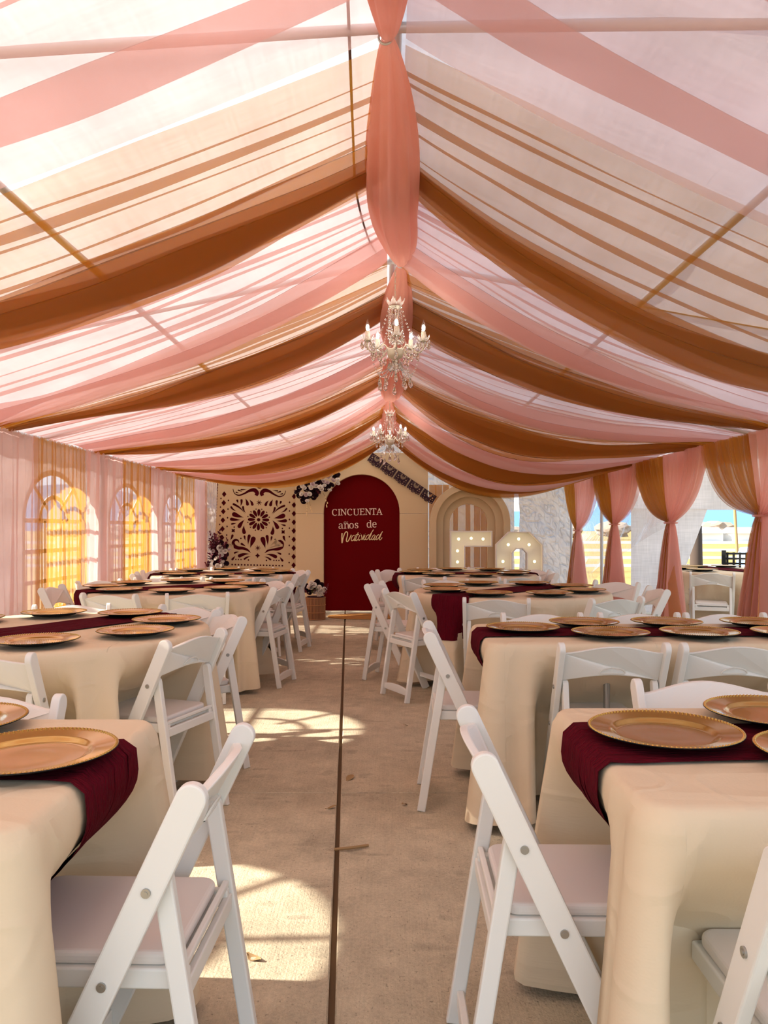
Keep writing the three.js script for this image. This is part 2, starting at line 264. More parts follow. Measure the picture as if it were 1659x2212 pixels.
{
  // colour, ridge span, eave span on the window side, eave span on the open side, sag both sides, options
  const rows = [
    ['pink', [-1.3, 0.9], [-1.3, 1.1], [-1.3, 1.1], 0.05, 0.06, { n: 4, tail: 1, tw: 0.04 }],
    ['pink', [0.8, 2.97], [1.0, 3.0], [1.05, 3.45], 0.04, 0.09, { n: 4, tail: 1, tw: 0.06 }],
    ['brown', [3.04, 4.27], [3.05, 4.2], [3.4, 5.05], 0.13, 0.29, { n: 5, tail: 4, near: 0.1, pw: 0.05, tw: 0.17 }],
    ['pink', [4.24, 5.5], [4.15, 5.95], [4.9, 5.98], 0.17, 0.26, { n: 6, tail: 2, near: 0.15, pw: 0.05, tw: 0.14 }],
    ['brown', [5.45, 6.85], [5.85, 6.15], [5.9, 6.22], 0.20, 0.24, { n: 8, tail: 4, near: 0.05, pw: 0.06, tw: 0.2 }],
    ['pink', [6.82, 8.65], [6.1, 7.95], [6.2, 7.05], 0.22, 0.36, { n: 8, tail: 2, near: 0.2, pw: 0.05, tw: 0.15 }],
    ['brown', [8.6, 9.4], [7.85, 8.08], [7.0, 7.32], 0.29, 0.49, { n: 8, tail: 4, near: 0.2, pw: 0.07, tw: 0.2, ridge: [0, 0.1] }],
    ['pink', [9.36, 9.9], [8.05, 10.0], [7.3, 8.75], 0.33, 0.53, { n: 7, tail: 2, near: 0.35, tw: 0.15, pw: 0.06, ridge: [0.1, 0.27] }],
    ['brown', [9.86, 10.2], [9.95, 10.25], [8.7, 9.0], 0.37, 0.55, { n: 7, tail: 4, near: 0.35, pw: 0.07, tw: 0.2, ridge: [0.26, 0.4] }],
    ['pink', [10.16, 10.5], [10.2, 10.75], [8.95, 10.5], 0.38, 0.54, { n: 6, tail: 2, near: 0.5, tw: 0.15, pw: 0.06, ridge: [0.38, 0.58] }],
    ['brown', [10.46, 10.8], [10.7, 10.95], [10.45, 10.8], 0.40, 0.52, { n: 7, tail: 4, near: 0.4, pw: 0.07, tw: 0.2, ridge: [0.57, 0.68] }],
  ];
  const words = { pink: 'blush pink', brown: 'golden brown' };
  const order = { pink: 0, brown: 0 }, ord = ['first', 'second', 'third', 'fourth', 'fifth', 'sixth'], total = { pink: 6, brown: 5 };
  rows.forEach(([c, r, el, er, sl, sr, o], i) => {
    const k = ord[total[c] - 1 - order[c]++];
    for (const s of [-1, 1]) single('ceiling_drape', drape(s, r, s < 0 ? el : er, s < 0 ? sl : sr, 900 + i * 17 + (s > 0 ? 7 : 0), o), M[c],
      `${words[c]} sheer ceiling swag, ${s < 0 ? 'window' : 'open'} side, ${k} ${c} one from the red door`, 'ceiling drape', `sheer swags over the ${s < 0 ? 'window' : 'open'} side`);
  });
  // the gathered pink length that runs under the ridge
  const rd = thing('ridge_drape', 'gathered peach pink sheer length tied along the tent ridge', 'ridge drape', V(0, 0, 0));
  const ties = [[-0.02, 0.2, 3.12], [-0.005, 2.99, 3.14], [0.10, 5.58, 3.15], [0.075, 8.28, 3.12], [0.035, 9.9, 2.9], [0.03, 10.95, 2.55]];
  for (let k = 0; k < ties.length - 1; k++) {
    const [xa, da, ya] = ties[k], [xb, db, yb] = ties[k + 1];
    part('swag', gridGeo(56, 72, (u, v) => {
      const a = v * 2 * Math.PI, f = Math.pow(Math.sin(Math.PI * Math.pow(u, 0.9)), 0.75), r = 0.022 + 0.105 * f;
      const flute = 1 + (0.13 * Math.sin(7 * a + 2.5 * u + k) + 0.07 * Math.sin(12 * a - 4 * u + k * 2)) * (0.45 + 0.55 * f);
      return [lerp(xa, xb, u) + r * 1.02 * flute * Math.cos(a) + 0.012 * Math.sin(u * 8 + k), lerp(ya, yb, u) - 0.10 * f + r * 0.85 * flute * Math.sin(a), -lerp(da, db, u)];
    }, true), M.peach, rd);
    part('tie', new THREE.TorusGeometry(0.026, 0.005, 8, 20).translate(xb, yb, -db), M.pipe, rd);
  }
}

single('hanging_cord', tube([V(-0.135, 3.13, 2.6), V(-0.146, 3.10, 3.1), V(-0.158, 3.10, 3.6), V(-0.166, 3.075, 4.2), V(-0.12, 3.09, 4.9), V(-0.065, 3.15, 5.4)], 0.006, 60, 6), M.bambooDark, 'thin dark cord slung beside the gathered ridge drape', 'cord');

// ---------------------------------------------------------------- curtains along the window wall
{
  const edges = [[0.9, 1.75, 'brown'], [2.75, 3.45, 'pink'], [3.4, 4.0, 'brown'], [5.1, 6.38, 'pink'], [6.34, 7.42, 'brown'], [7.40, 8.46, 'pink'], [8.42, 9.48, 'brown'], [9.46, 10.6, 'pink'], [10.56, 11.66, 'brown'], [11.62, 12.4, 'pink']];
  const ord = { pink: ['fifth', 'fourth', 'third', 'second', 'first'], brown: ['fifth', 'fourth', 'third', 'second', 'first'] }, at = { pink: 0, brown: 0 };
  edges.forEach(([a, b, c], i) => {
    const r = rngOf(500 + i), ph = r() * 6, n = 9 + Math.floor(r() * 4);
    single('sheer_curtain', gridGeo(30, 150, (u, v) => {
      const w = b - a, d = a + w * v + 0.014 * Math.sin(v * n * 6.283 * 1.02 + ph) * (0.6 + 0.4 * u), y = lerp(EAVE - 0.03, 0.03, u);
      const f = Math.sin(v * n * 6.283 + ph) * 0.02 + 0.012 * Math.sin(v * n * 2.3 + ph * 2 + u * 2) + 0.015 * Math.sin(u * 4 + v * 30);
      return [-2.90 + f * (0.5 + 0.5 * u) , y + 0.012 * Math.sin(v * n * 6.283 * 2) * (1 - u), -d, d, y];
    }), M[c], `${c === 'pink' ? 'blush pink' : 'golden brown'} sheer curtain over arched windows, ${ord[c][at[c]++]} ${c} one from backdrop`, 'curtain', 'straight sheer curtains on the window wall');
  });
  single('sheer_curtain', gridGeo(24, 60, (u, v) => { const x = -2.93 + 0.28 * v, y = lerp(2.0, 0.03, u); return [x, y, -(12.3 + 0.03 * Math.sin(v * 40)), x, y]; }), M.brown, 'golden brown sheer strip hanging in the corner beside the cut-out panel', 'curtain');
}

// ---------------------------------------------------------------- tied-back curtains on the open side
{
  const X = 2.92;
  const half = (top0, top1, tieD, tieY, seed, low, c, label) => {
    const r = rngOf(seed), n = 11 + Math.floor(r() * 3), ph = r() * 6, sgn = top1 > tieD ? 1 : -1;
    return single('tied_curtain', gridGeo(70, 220, (u, v) => {
      const yT = EAVE - 0.03, tieU = 0.48; let y, d, w;
      const across = lerp(top0, top1, v);
      if (u < tieU) { const k = u / tieU, q = Math.pow(k, 1.7); d = lerp(across, tieD + (v - 0.5) * 0.07, 1 - Math.pow(1 - q, 1.25)); const slack = Math.abs(across - tieD) * 0.16 * Math.sin(Math.PI * k); y = lerp(yT, tieY, k) - slack; w = 0.03 * (1 - k) + 0.022; }
      else { const k = (u - tieU) / (1 - tieU), spread = 0.07 + 0.46 * Math.pow(k, 0.6) * (0.8 + 0.2 * Math.sin(seed)); d = tieD + (v - 0.5) * spread + sgn * 0.05 * k; y = lerp(tieY, low + 0.18 * Math.abs(v - 0.4) * Math.sin(seed + v * 3) + 0.07 * Math.sin(v * 17 + seed), k); w = 0.02 + 0.085 * Math.pow(k, 0.7); }
      const a = v * n * 6.283 + ph;
      const gather = (u < tieU ? 0.055 * (1 - u / tieU) + 0.012 : 0.012 + 0.04 * (u - tieU) / (1 - tieU)) * Math.abs(top1 - top0) * (0.7 + 0.3 * Math.sin(v * 9 + seed));
      return [X + w * Math.sin(a + 0.8 * Math.sin(u * 4)) + 0.3 * w * Math.sin(a * 2.3), y, -(d + gather * Math.sin(a + 1.3)), d, y];
    }), M[c], label, 'curtain', 'sheer curtains tied back on the open side');
  };
  const ties = [[5.98, 1.33, 4.75, 6.12, 7.05], [7.9, 1.29, 7.02, 8.08, 8.98], [9.85, 1.285, 8.86, 10.0, 10.75], [11.75, 1.20, 10.7, 11.75, 12.5]];
  const word = ['fourth', 'third', 'second', 'first'];
  ties.forEach(([d, y, a, m, b], i) => {
    half(m, b, d + 0.02, y, 40 + i, 0.16, 'brown', `golden brown sheer curtain gathered at a tie, ${word[i]} pair from backdrop on open side`);
    half(a, m, d - 0.02, y, 60 + i, 0.22, 'pinkDense', `blush pink sheer curtain with ruffled hem gathered at a tie, ${word[i]} pair from backdrop`);
    single('curtain_tie', new THREE.TorusGeometry(0.06, 0.009, 8, 28).rotateX(Math.PI / 2).scale(1, 1, 1.2).translate(X, y, -d), M.pinkDense, `narrow pink cord holding the ${word[i]} tied curtain pair from the backdrop`, 'curtain tie', 'cords round the tied curtains');
  });
}

// ---------------------------------------------------------------- folding chair
function makeChair() {
  const root = new THREE.Group(); root.name = 'folding_chair'; root.userData = { category: 'chair' };
  const A = [-0.205, 0.778], B = [0.165, 0.0];                      // long rail in (z, y)
  const len = Math.hypot(A[0] - B[0], A[1] - B[1]), tilt = Math.atan2(A[0] - B[0], A[1] - B[1]);
  const rail = (L, w, t, roundTop = true) => {                      // standing along +y from 0 to L, width across z, thickness across x
    const s = new THREE.Shape(), h = w / 2; s.moveTo(-h, 0); s.lineTo(h, 0); s.lineTo(h, L - h);
    if (roundTop) s.absarc(0, L - h, h, 0, Math.PI, false); s.lineTo(-h, 0);
    return extrude(s, t, 0.004, 2, 10).translate(0, 0, -t / 2).rotateY(-Math.PI / 2);
  };
  const longRail = rail(len + 0.004, 0.056, 0.024).rotateX(tilt).translate(0, B[1], B[0]);
  const C = [-0.132, 0.625], D = [-0.232, 0.0], l2 = Math.hypot(C[0] - D[0], C[1] - D[1]), t2 = Math.atan2(C[0] - D[0], C[1] - D[1]);
  const rearLeg = rail(l2, 0.036, 0.024).rotateX(t2).translate(0, 0, D[0]);
  const bolt = merge([new THREE.CylinderGeometry(0.0085, 0.0085, 0.005, 14).rotateZ(Math.PI / 2), new THREE.CylinderGeometry(0.0045, 0.0045, 0.007, 6).rotateZ(Math.PI / 2)]);
  const zOn = (y) => lerp(B[0], A[0], y / 0.778);
  for (const s of [-1, 1]) {
    part('side_rail', longRail, M.chair, root).position.x = s * 0.206;
    part('leg', rearLeg, M.chair, root).position.x = s * 0.178;
    for (const y of [0.595, 0.43]) part('bolt', bolt, M.steel, root, 'steel bolt head').position.set(s * 0.2195, y, zOn(y));
  }
  // backrest: curved slat with arched edges and a half-moon grip
  const s = new THREE.Shape(), n = 14, hw = 0.196, topE = (x) => 0.742 + 0.030 * Math.cos(x / hw * Math.PI / 2) ** 1.5 - 0.0 * x, botE = (x) => 0.622 + 0.028 * Math.cos(x / hw * Math.PI / 2);
  for (let i = 0; i <= n; i++) { const x = lerp(-hw, hw, i / n); i ? s.lineTo(x, botE(x)) : s.moveTo(x, botE(x)); }
  for (let i = n; i >= 0; i--) { const x = lerp(-hw, hw, i / n); s.lineTo(x, topE(x)); }
  const bend = (g) => { const p = g.attributes.position; for (let i = 0; i < p.count; i++) { const x = p.getX(i), y = p.getY(i), z = p.getZ(i); p.setZ(i, z + zOn(y) - 0.022 * (1 - (x / hw) ** 2) + 0.004); } g.computeVertexNormals(); return g; };
  const back = part('backrest', bend(extrude(s, 0.02, 0.004, 2).translate(0, 0, -0.01)), M.chair, root);
  const moon = []; for (let i = 0; i <= 10; i++) { const a = Math.PI * i / 10; moon.push(new THREE.Vector3(0.05 * Math.cos(a), 0.658 + 0.024 * Math.sin(a), 0)); } moon.push(moon[0].clone());
  const moonG = new THREE.TubeGeometry(new THREE.CatmullRomCurve3(moon, false, 'catmullrom', 0.1), 30, 0.0035, 5).toNonIndexed();
  part('hand_grip', merge([bend(moonG.clone().translate(0, 0, -0.010)), bend(moonG.translate(0, 0, 0.010))]), M.chair, back);
  const frame = part('seat_frame', merge([box(0.022, 0.038, 0.40, -0.152, 0.412, 0.025, 0.005), box(0.022, 0.038, 0.40, 0.152, 0.412, 0.025, 0.005), box(0.32, 0.038, 0.022, 0, 0.412, 0.215, 0.005), box(0.30, 0.01, 0.36, 0, 0.418, 0.025)]), M.chair, root);
  const pad = new THREE.Shape(), pw = 0.155, z0 = -0.152, z1 = 0.222, r = 0.035; pad.moveTo(-pw + r, z0); pad.lineTo(pw - r, z0); pad.absarc(pw - r, z0 + r, r, -Math.PI / 2, 0); pad.lineTo(pw, z1 - r); pad.absarc(pw - r, z1 - r, r, 0, Math.PI / 2); pad.lineTo(-pw + r, z1); pad.absarc(-pw + r, z1 - r, r, Math.PI / 2, Math.PI); pad.lineTo(-pw, z0 + r); pad.absarc(-pw + r, z0 + r, r, Math.PI, Math.PI * 1.5);
  part('seat', extrude(pad, 0.026, 0.009, 3).rotateX(Math.PI / 2).translate(0, 0.457, 0), M.pad, root);
  part('stretcher', merge([box(0.332, 0.036, 0.016, 0, 0.398, -0.172, 0.004), box(0.332, 0.014, 0.014, 0, 0.437, -0.166, 0.004)]), M.chair, root);
  const foot = new THREE.Shape(); foot.moveTo(-0.168, 0.045); foot.lineTo(0.168, 0.045); foot.lineTo(0.168, 0.085); foot.quadraticCurveTo(0, 0.118, -0.168, 0.085); foot.closePath();
  part('stretcher', extrude(foot, 0.018, 0.003).translate(0, 0, -0.232 + 0.008), M.chair, root);
  part('stretcher', box(0.39, 0.036, 0.018, 0, 0.115, zOn(0.115), 0.004), M.chair, root);
  return root;
}
const chairProto = makeChair();

// ---------------------------------------------------------------- tables, their chairs and settings
// side, row from the backdrop; X, depth; chairs: [X, depth, facing X, facing depth]
const TABLES = [
  { key: 'L1', kind: 'rect', where: 'window-side rectangular table, fourth row from door', x0: -2.42, x1: -0.57, d0: 1.19, d1: 1.93, run: [1.41, 1.70], runEnds: [1], seed: 1,
    chairs: [[-0.53, 1.56, -1, 0.03, 'end'], [-1.09, 1.88, 0, -1]], plates: [[-0.715, 1.55], [-1.02, 1.80], [-1.05, 1.36]] },
  { key: 'R1', kind: 'rect', where: 'open-side rectangular table, fourth row from door', x0: 0.44, x1: 2.28, d0: 1.30, d1: 2.05, run: [1.54, 1.85], runEnds: [-1], seed: 2,
    chairs: [[0.395, 1.735, 1, -0.02, 'end'], [0.95, 2.09, 0, -1], [0.755, 1.27, 0, 1, 'pulled']], plates: [[0.62, 1.715], [0.955, 1.885], [0.918, 1.545]] },
  { key: 'R2', kind: 'rect', where: 'open-side rectangular table, third row from door', x0: 0.42, x1: 2.25, d0: 3.16, d1: 3.85, run: [3.34, 3.64], runEnds: [-1], seed: 3,
    chairs: [[0.39, 3.52, 1, -0.04, 'end'], [0.89, 3.205, 0, 1], [1.37, 3.205, 0, 1], [0.83, 3.90, 0.02, -1], [1.345, 3.91, 0, -1], [1.80, 3.90, 0, -1]],
    plates: [[0.62, 3.50], [0.97, 3.335], [1.36, 3.345], [0.95, 3.70], [1.35, 3.71], [1.78, 3.70], [1.76, 3.34]] },
  { key: 'L2', kind: 'round', where: 'window-side round table, third row from door', cx: -1.6, cd: 3.62, r: 0.76, run: 60, seed: 4,
    chairs: [[-1.045, 3.36, -0.93, 0.34], [-1.01, 3.99, -0.85, -0.5], [-1.22, 4.28, -0.42, -0.9], [-1.82, 4.38, 0.25, -0.97], [-1.5, 3.04, 0, 1]], a0: 20, count: 8 },
  { key: 'L3', kind: 'round', where: 'window-side round table, second row from door', cx: -1.68, cd: 6.15, r: 0.76, run: 35, seed: 5,
    chairs: [[-1.87, 5.50, 0.25, 0.97], [-1.38, 5.56, -0.3, 0.95], [-1.04, 6.14, -0.95, 0.2], [-1.12, 6.60, -0.75, -0.66], [-1.45, 6.90, -0.15, -0.98], [-2.05, 6.92, 0.3, -0.95], [-2.36, 6.62, 0.8, -0.6], [-2.42, 6.02, 0.98, 0.05]], a0: 12, count: 8 },
  { key: 'R3', kind: 'round', where: 'open-side round table, second row from door', cx: 0.95, cd: 5.88, r: 0.76, run: 46, seed: 6,
    chairs: [[0.74, 5.17, 0.15, 0.99], [1.42, 5.19, -0.42, 0.91], [1.87, 5.86, -1, 0.03], [1.82, 6.45, -0.75, -0.66], [1.21, 6.62, -0.25, -0.97], [0.58, 6.61, 0.3, -0.95], [0.09, 6.37, 0.96, -0.28], [0.26, 5.68, 0.87, 0.48]], a0: 20, count: 8 },
  { key: 'L4', kind: 'round', where: 'window-side round table, first row from door', cx: -1.70, cd: 8.05, r: 0.76, run: 10, seed: 7,
    chairs: [[-1.88, 7.40, 0.2, 0.98], [-1.30, 7.50, -0.5, 0.87], [-1.09, 7.88, -0.98, 0.15], [-1.12, 8.38, -0.85, -0.5], [-1.55, 8.76, -0.15, -0.99], [-2.12, 8.70, 0.5, -0.87], [-2.36, 8.38, 0.85, -0.5], [-2.37, 7.86, 0.95, 0.2]], a0: 5, count: 8 },
  { key: 'R4', kind: 'round', where: 'open-side round table, first row from door', cx: 0.83, cd: 8.08, r: 0.76, run: 4, seed: 8,
    chairs: [[0.42, 7.44, 0.35, 0.93], [1.18, 7.37, -0.3, 0.95], [0.05, 8.02, 0.98, 0.05], [0.18, 8.46, 0.8, -0.6], [0.6, 8.72, 0.2, -0.98], [1.12, 8.74, -0.2, -0.98], [1.5, 8.45, -0.8, -0.6], [1.53, 7.96, -1, 0.05]], a0: 10, count: 8 },
  { key: 'X1', kind: 'round', where: 'round table outside the tied curtains', cx: 3.95, cd: 8.75, r: 0.76, run: -78, seed: 9,
    chairs: [[3.42, 8.10, 0.35, 0.93], [3.98, 9.42, 0, -1], [4.55, 8.2, -0.7, 0.7]], a0: 30, count: 5, a1: 225 },
];
const TOP = 0.757;
for (const t of TABLES) if (t.kind === 'round') { t.r = 0.745; for (const c of t.chairs) { const dx = c[0] - t.cx, dd = c[1] - t.cd, l = Math.hypot(dx, dd); if (l < 0.665) { c[0] = t.cx + dx / l * 0.665; c[1] = t.cd + dd / l * 0.665; } } }   // backs stay clear of the table edge
for (const t of TABLES) {
  const per = [];
  if (t.kind === 'rect') {
    const rc = 0.062, { x0, x1, d0, d1 } = t, add = (x, d, nx, nd) => { const l = Math.hypot(nx, nd); per.push({ x, d, nx: nx / l, nd: nd / l }); };
    const side = (xa, da, xb, db, nx, nd) => { const n = Math.max(8, Math.round(Math.hypot(xb - xa, db - da) / 0.02)); for (let i = 0; i <= n; i++) add(lerp(xa, xb, i / n), lerp(da, db, i / n), nx, nd); };
    const corner = (cx, cd, a) => { for (let i = 1; i < 14; i++) { const b = a + Math.PI / 2 * i / 14; add(cx + rc * Math.cos(b), cd + rc * Math.sin(b), Math.cos(b), Math.sin(b)); } };
    side(x0 + rc, d0, x1 - rc, d0, 0, -1); corner(x1 - rc, d0 + rc, -Math.PI / 2);
    side(x1, d0 + rc, x1, d1 - rc, 1, 0); corner(x1 - rc, d1 - rc, 0);
    side(x1 - rc, d1, x0 + rc, d1, 0, 1); corner(x0 + rc, d1 - rc, Math.PI / 2);
    side(x0, d1 - rc, x0, d0 + rc, -1, 0); corner(x0 + rc, d0 + rc, Math.PI);
    t.c = [(x0 + x1) / 2, (d0 + d1) / 2];
  } else {
    for (let i = 0; i < 300; i++) { const a = i / 300 * 2 * Math.PI; per.push({ x: t.cx + t.r * Math.cos(a), d: t.cd + t.r * Math.sin(a), nx: Math.cos(a), nd: Math.sin(a) }); }
    t.c = [t.cx, t.cd];
  }
  let S = 0; per.forEach((p, i) => { const q = per[(i + per.length - 1) % per.length]; if (i) S += Math.hypot(p.x - q.x, p.d - q.d); p.s = S; });
  const closing = Math.hypot(per[0].x - per.at(-1).x, per[0].d - per.at(-1).d), full = S + closing;
  const rr = rngOf(t.seed * 77 + 5), ph = [rr() * 6, rr() * 6, rr() * 6];
  const k1 = t.kind === 'rect' ? 11 : 13, k2 = t.kind === 'rect' ? 19 : 22;
  // a point of the skirt: how far it stands out from the edge at height y
  t.skirt = (p, y, lift = 0) => {
    const h = clamp((TOP - y) / TOP), w = p.s / full * 2 * Math.PI;
    let f = 0.5 + 0.5 * (0.62 * Math.sin(k1 * w + ph[0] + 0.5 * Math.sin(3 * w)) + 0.38 * Math.sin(k2 * w + ph[1]));
    let out;
    if (t.kind === 'rect') {
      const cx = Math.min(Math.abs(p.x - t.x0), Math.abs(p.x - t.x1)), cd = Math.min(Math.abs(p.d - t.d0), Math.abs(p.d - t.d1));
      const e = Math.max(cx, cd), corner = Math.exp(-((e / 0.075) ** 2)), second = Math.exp(-(((e - 0.21 - 0.04 * Math.sin(ph[2] + p.nx * 2)) / 0.055) ** 2));
      out = 0.004 + Math.pow(h, 0.9) * (0.012 + 0.07 * f * f * smooth(0.1, 0.4, e) + 0.13 * corner + 0.075 * second);
    } else out = 0.004 + Math.pow(h, 0.85) * (0.012 + 0.13 * f * f * f + 0.02 * Math.sin(37 * w + ph[2]));
    let x = p.x + p.nx * out, d = p.d + p.nd * out;
    for (const c of t.chairs) {                                     // cloth lies against the fronts of the seats
      const fl = Math.hypot(c[2], c[3]), fx = c[2] / fl, fd = c[3] / fl, dx = x - c[0], dd = d - c[1], lz = dx * fx + dd * fd, lx = dx * fd - dd * fx;
      const nf = -(p.nx * fx + p.nd * fd);
      if (nf < 0.35 || lz < -0.35 || lz > 0.245) continue;
      const k = smooth(0.30, 0.215, Math.abs(lx)) * smooth(0.70, 0.40, y), push = (0.245 - lz) * k;
      x += fx * push; d += fd * push;
    }
    return [x + p.nx * lift, y, d + p.nd * lift];
  };
  const rings = [[-0.055, TOP], [-0.024, TOP - 0.0006], [-0.011, TOP - 0.003], [-0.003, TOP - 0.009], [0.002, TOP - 0.019]], low = t.kind === 'rect' ? 0.035 : 0.04, ny = 26;
  const nr = rings.length + ny, P = per.length, pos = [], uv = [], idx = [];
  pos.push(t.c[0], TOP, -t.c[1]); uv.push(t.c[0], t.c[1]);
  for (let k = 0; k < nr; k++) for (let i = 0; i < P; i++) {
    const p = per[i]; let q;
    if (k < rings.length) q = [p.x + p.nx * rings[k][0], rings[k][1], p.d + p.nd * rings[k][0]];
    else { const y = lerp(TOP - 0.034, low + 0.012 * Math.sin(i * 0.3), (k - rings.length) / (ny - 1)); q = t.skirt(p, y); }
    pos.push(q[0], q[1] + (k < 1 ? 0 : 0), -q[2]); uv.push(k < rings.length ? q[0] : p.s, k < rings.length ? q[2] : q[1]);
  }
  for (let i = 0; i < P; i++) { const j = (i + 1) % P; idx.push(0, 1 + i, 1 + j); for (let k = 0; k < nr - 1; k++) { const a = 1 + k * P + i, b = 1 + k * P + j, c = a + P, e = b + P; idx.push(a, c, b, b, c, e); } }
  const cg = new THREE.BufferGeometry(); cg.setAttribute('position', new THREE.Float32BufferAttribute(pos, 3)); cg.setAttribute('uv', new THREE.Float32BufferAttribute(uv, 2)); cg.setIndex(idx); cg.computeVertexNormals();
  { // the flat top and the skirt get a cloth grain of their own, with shared normals along the edge
    const p0 = cg.attributes.position, n0 = cg.attributes.normal, R = rings.length - 1, pos2 = [], nor2 = [], uv2 = [], idx2 = [];
    const put = (v, a, b) => { pos2.push(p0.getX(v), p0.getY(v), p0.getZ(v)); nor2.push(n0.getX(v), n0.getY(v), n0.getZ(v)); uv2.push(a, b); return uv2.length / 2 - 1; };
    const at = (k, i) => 1 + k * P + (i % P), flat = (v) => put(v, p0.getX(v), -p0.getZ(v));
    const mid = flat(0), topV = []; for (let k = 0; k <= R; k++) { topV.push([]); for (let i = 0; i < P; i++) topV[k].push(flat(at(k, i))); }
    for (let i = 0; i < P; i++) { const j = (i + 1) % P; idx2.push(mid, topV[0][i], topV[0][j]); for (let k = 0; k < R; k++) idx2.push(topV[k][i], topV[k + 1][i], topV[k][j], topV[k][j], topV[k + 1][i], topV[k + 1][j]); }
    const sk = []; for (let k = R; k < nr; k++) { const row = []; for (let i = 0; i <= P; i++) { const v = at(k, i); row.push(put(v, i === P ? full : per[i].s, p0.getY(v))); } sk.push(row); }
    for (let k = 0; k < sk.length - 1; k++) for (let i = 0; i < P; i++) idx2.push(sk[k][i], sk[k + 1][i], sk[k][i + 1], sk[k][i + 1], sk[k + 1][i], sk[k + 1][i + 1]);
    cg.setIndex(idx2); cg.setAttribute('position', new THREE.Float32BufferAttribute(pos2, 3)); cg.setAttribute('normal', new THREE.Float32BufferAttribute(nor2, 3)); cg.setAttribute('uv', new THREE.Float32BufferAttribute(uv2, 2));
  }
  single('tablecloth', cg, M.cloth, `beige cloth to the floor over ${t.where}`, 'tablecloth', 'beige tablecloths');

  // the table itself, under its cloth
  const tb = thing('folding_table', `folding ${t.where}, under its beige cloth`, 'table', V(t.c[0], 0, t.c[1]), 0, 'folding banquet tables');
  if (t.kind === 'rect') {
    const w = t.x1 - t.x0 - 0.03, d = t.d1 - t.d0 - 0.03;
    { const tr = 0.065, ts = new THREE.Shape(); ts.moveTo(-w / 2 + tr, -d / 2); ts.lineTo(w / 2 - tr, -d / 2); ts.absarc(w / 2 - tr, -d / 2 + tr, tr, -Math.PI / 2, 0); ts.lineTo(w / 2, d / 2 - tr); ts.absarc(w / 2 - tr, d / 2 - tr, tr, 0, Math.PI / 2); ts.lineTo(-w / 2 + tr, d / 2); ts.absarc(-w / 2 + tr, d / 2 - tr, tr, Math.PI / 2, Math.PI); ts.lineTo(-w / 2, -d / 2 + tr); ts.absarc(-w / 2 + tr, -d / 2 + tr, tr, Math.PI, Math.PI * 1.5); part('tabletop', extrude(ts, 0.036, 0.008, 2).rotateX(Math.PI / 2).translate(0, TOP - 0.008, 0), M.tableTop, tb); }
    for (const sx of [-1, 1]) for (const sz of [-1, 1]) { const lx = sx * (w / 2 - 0.5), lz = sz * (d / 2 - 0.09); const leg = part('leg', bar(new THREE.Vector3(lx, 0.02, lz), new THREE.Vector3(lx, TOP - 0.045, lz), 0.014), M.steel, tb); part('rubber_foot', new THREE.CylinderGeometry(0.018, 0.02, 0.05, 10).translate(lx, 0.025, lz), M.black, leg); }
  } else {
    part('tabletop', new THREE.CylinderGeometry(t.r - 0.018, t.r - 0.018, 0.033, 48).translate(0, TOP - 0.026, 0), M.tableTop, tb);
    for (const a of [0.4, 1.2, 3.5, 4.3]) { const lx = 0.36 * Math.cos(a), lz = 0.36 * Math.sin(a); const leg = part('leg', bar(new THREE.Vector3(lx, 0.02, lz), new THREE.Vector3(lx, TOP - 0.045, lz), 0.014), M.steel, tb); part('rubber_foot', new THREE.CylinderGeometry(0.018, 0.02, 0.05, 10).translate(lx, 0.025, lz), M.black, leg); }
  }
  // burgundy runner
  const lanes = 26, segs = 90, hang = 0.30, rg = [];
  const near = (x, d) => per.reduce((b, p) => { const e = (p.x - x) ** 2 + (p.d - d) ** 2; return e < b[1] ? [p, e] : b; }, [null, 1e9])[0];
  const lane = [];
  for (let j = 0; j <= lanes; j++) {
    const o = (j / lanes - 0.5); let a, b;
    if (t.kind === 'rect') { const d = lerp(t.run[0], t.run[1], j / lanes); a = { x: t.x0, d, e: t.runEnds.includes(-1) }; b = { x: t.x1, d, e: t.runEnds.includes(1) }; }
    else { const th = t.run * Math.PI / 180, off = o * 0.33, ux = Math.cos(th), ud = Math.sin(th), h = Math.sqrt(t.r * t.r - off * off); a = { x: t.cx - ux * h - ud * off, d: t.cd - ud * h + ux * off, e: true }; b = { x: t.cx + ux * h - ud * off, d: t.cd + ud * h + ux * off, e: true }; }
    a.p = near(a.x, a.d); b.p = near(b.x, b.d); lane.push([a, b]);
  }
  const topLen = Math.hypot(lane[0][0].x - lane[0][1].x, lane[0][0].d - lane[0][1].d), hA = lane[0][0].e ? hang : 0, hB = lane[0][1].e ? hang : 0, tot = topLen + hA + hB;
  const fold = (p, drop, j) => { const q = t.skirt(p, TOP - drop, 0.008 + 0.004 * vnoise(j * 0.9, drop * 9, t.seed)); return q; };
  single('table_runner', gridGeo(segs, lanes, (u, v, i, j) => {
    const [a, b] = lane[j], s = u * tot - hA, wob = (vnoise(s * 3, t.seed, 9) - 0.5) * 0.03 * (v < 0.5 ? -1 : 1) * Math.abs(v - 0.5) * 2, cr = 0.006 * vnoise(j * 0.75 + 0.4 * Math.sin(s * 5), s * 6, t.seed + 3);
    let q;
    if (s < -0.012) q = fold(a.p, Math.max(0.014, -s), j); else if (s > topLen + 0.012) q = fold(b.p, Math.max(0.014, s - topLen), j);
    else { const k = clamp(s / topLen), ex = smooth(0, 0.03, k) * smooth(1, 0.97, k); q = [lerp(a.x, b.x, k), TOP + 0.004 + cr, lerp(a.d, b.d, k)]; if (t.kind === 'rect') q[2] += wob * ex; }
    return [q[0], q[1], -q[2], s, v * 0.33];
  }), M.runner, `crinkled burgundy gauze runner across ${t.where}`, 'table runner', 'burgundy table runners');
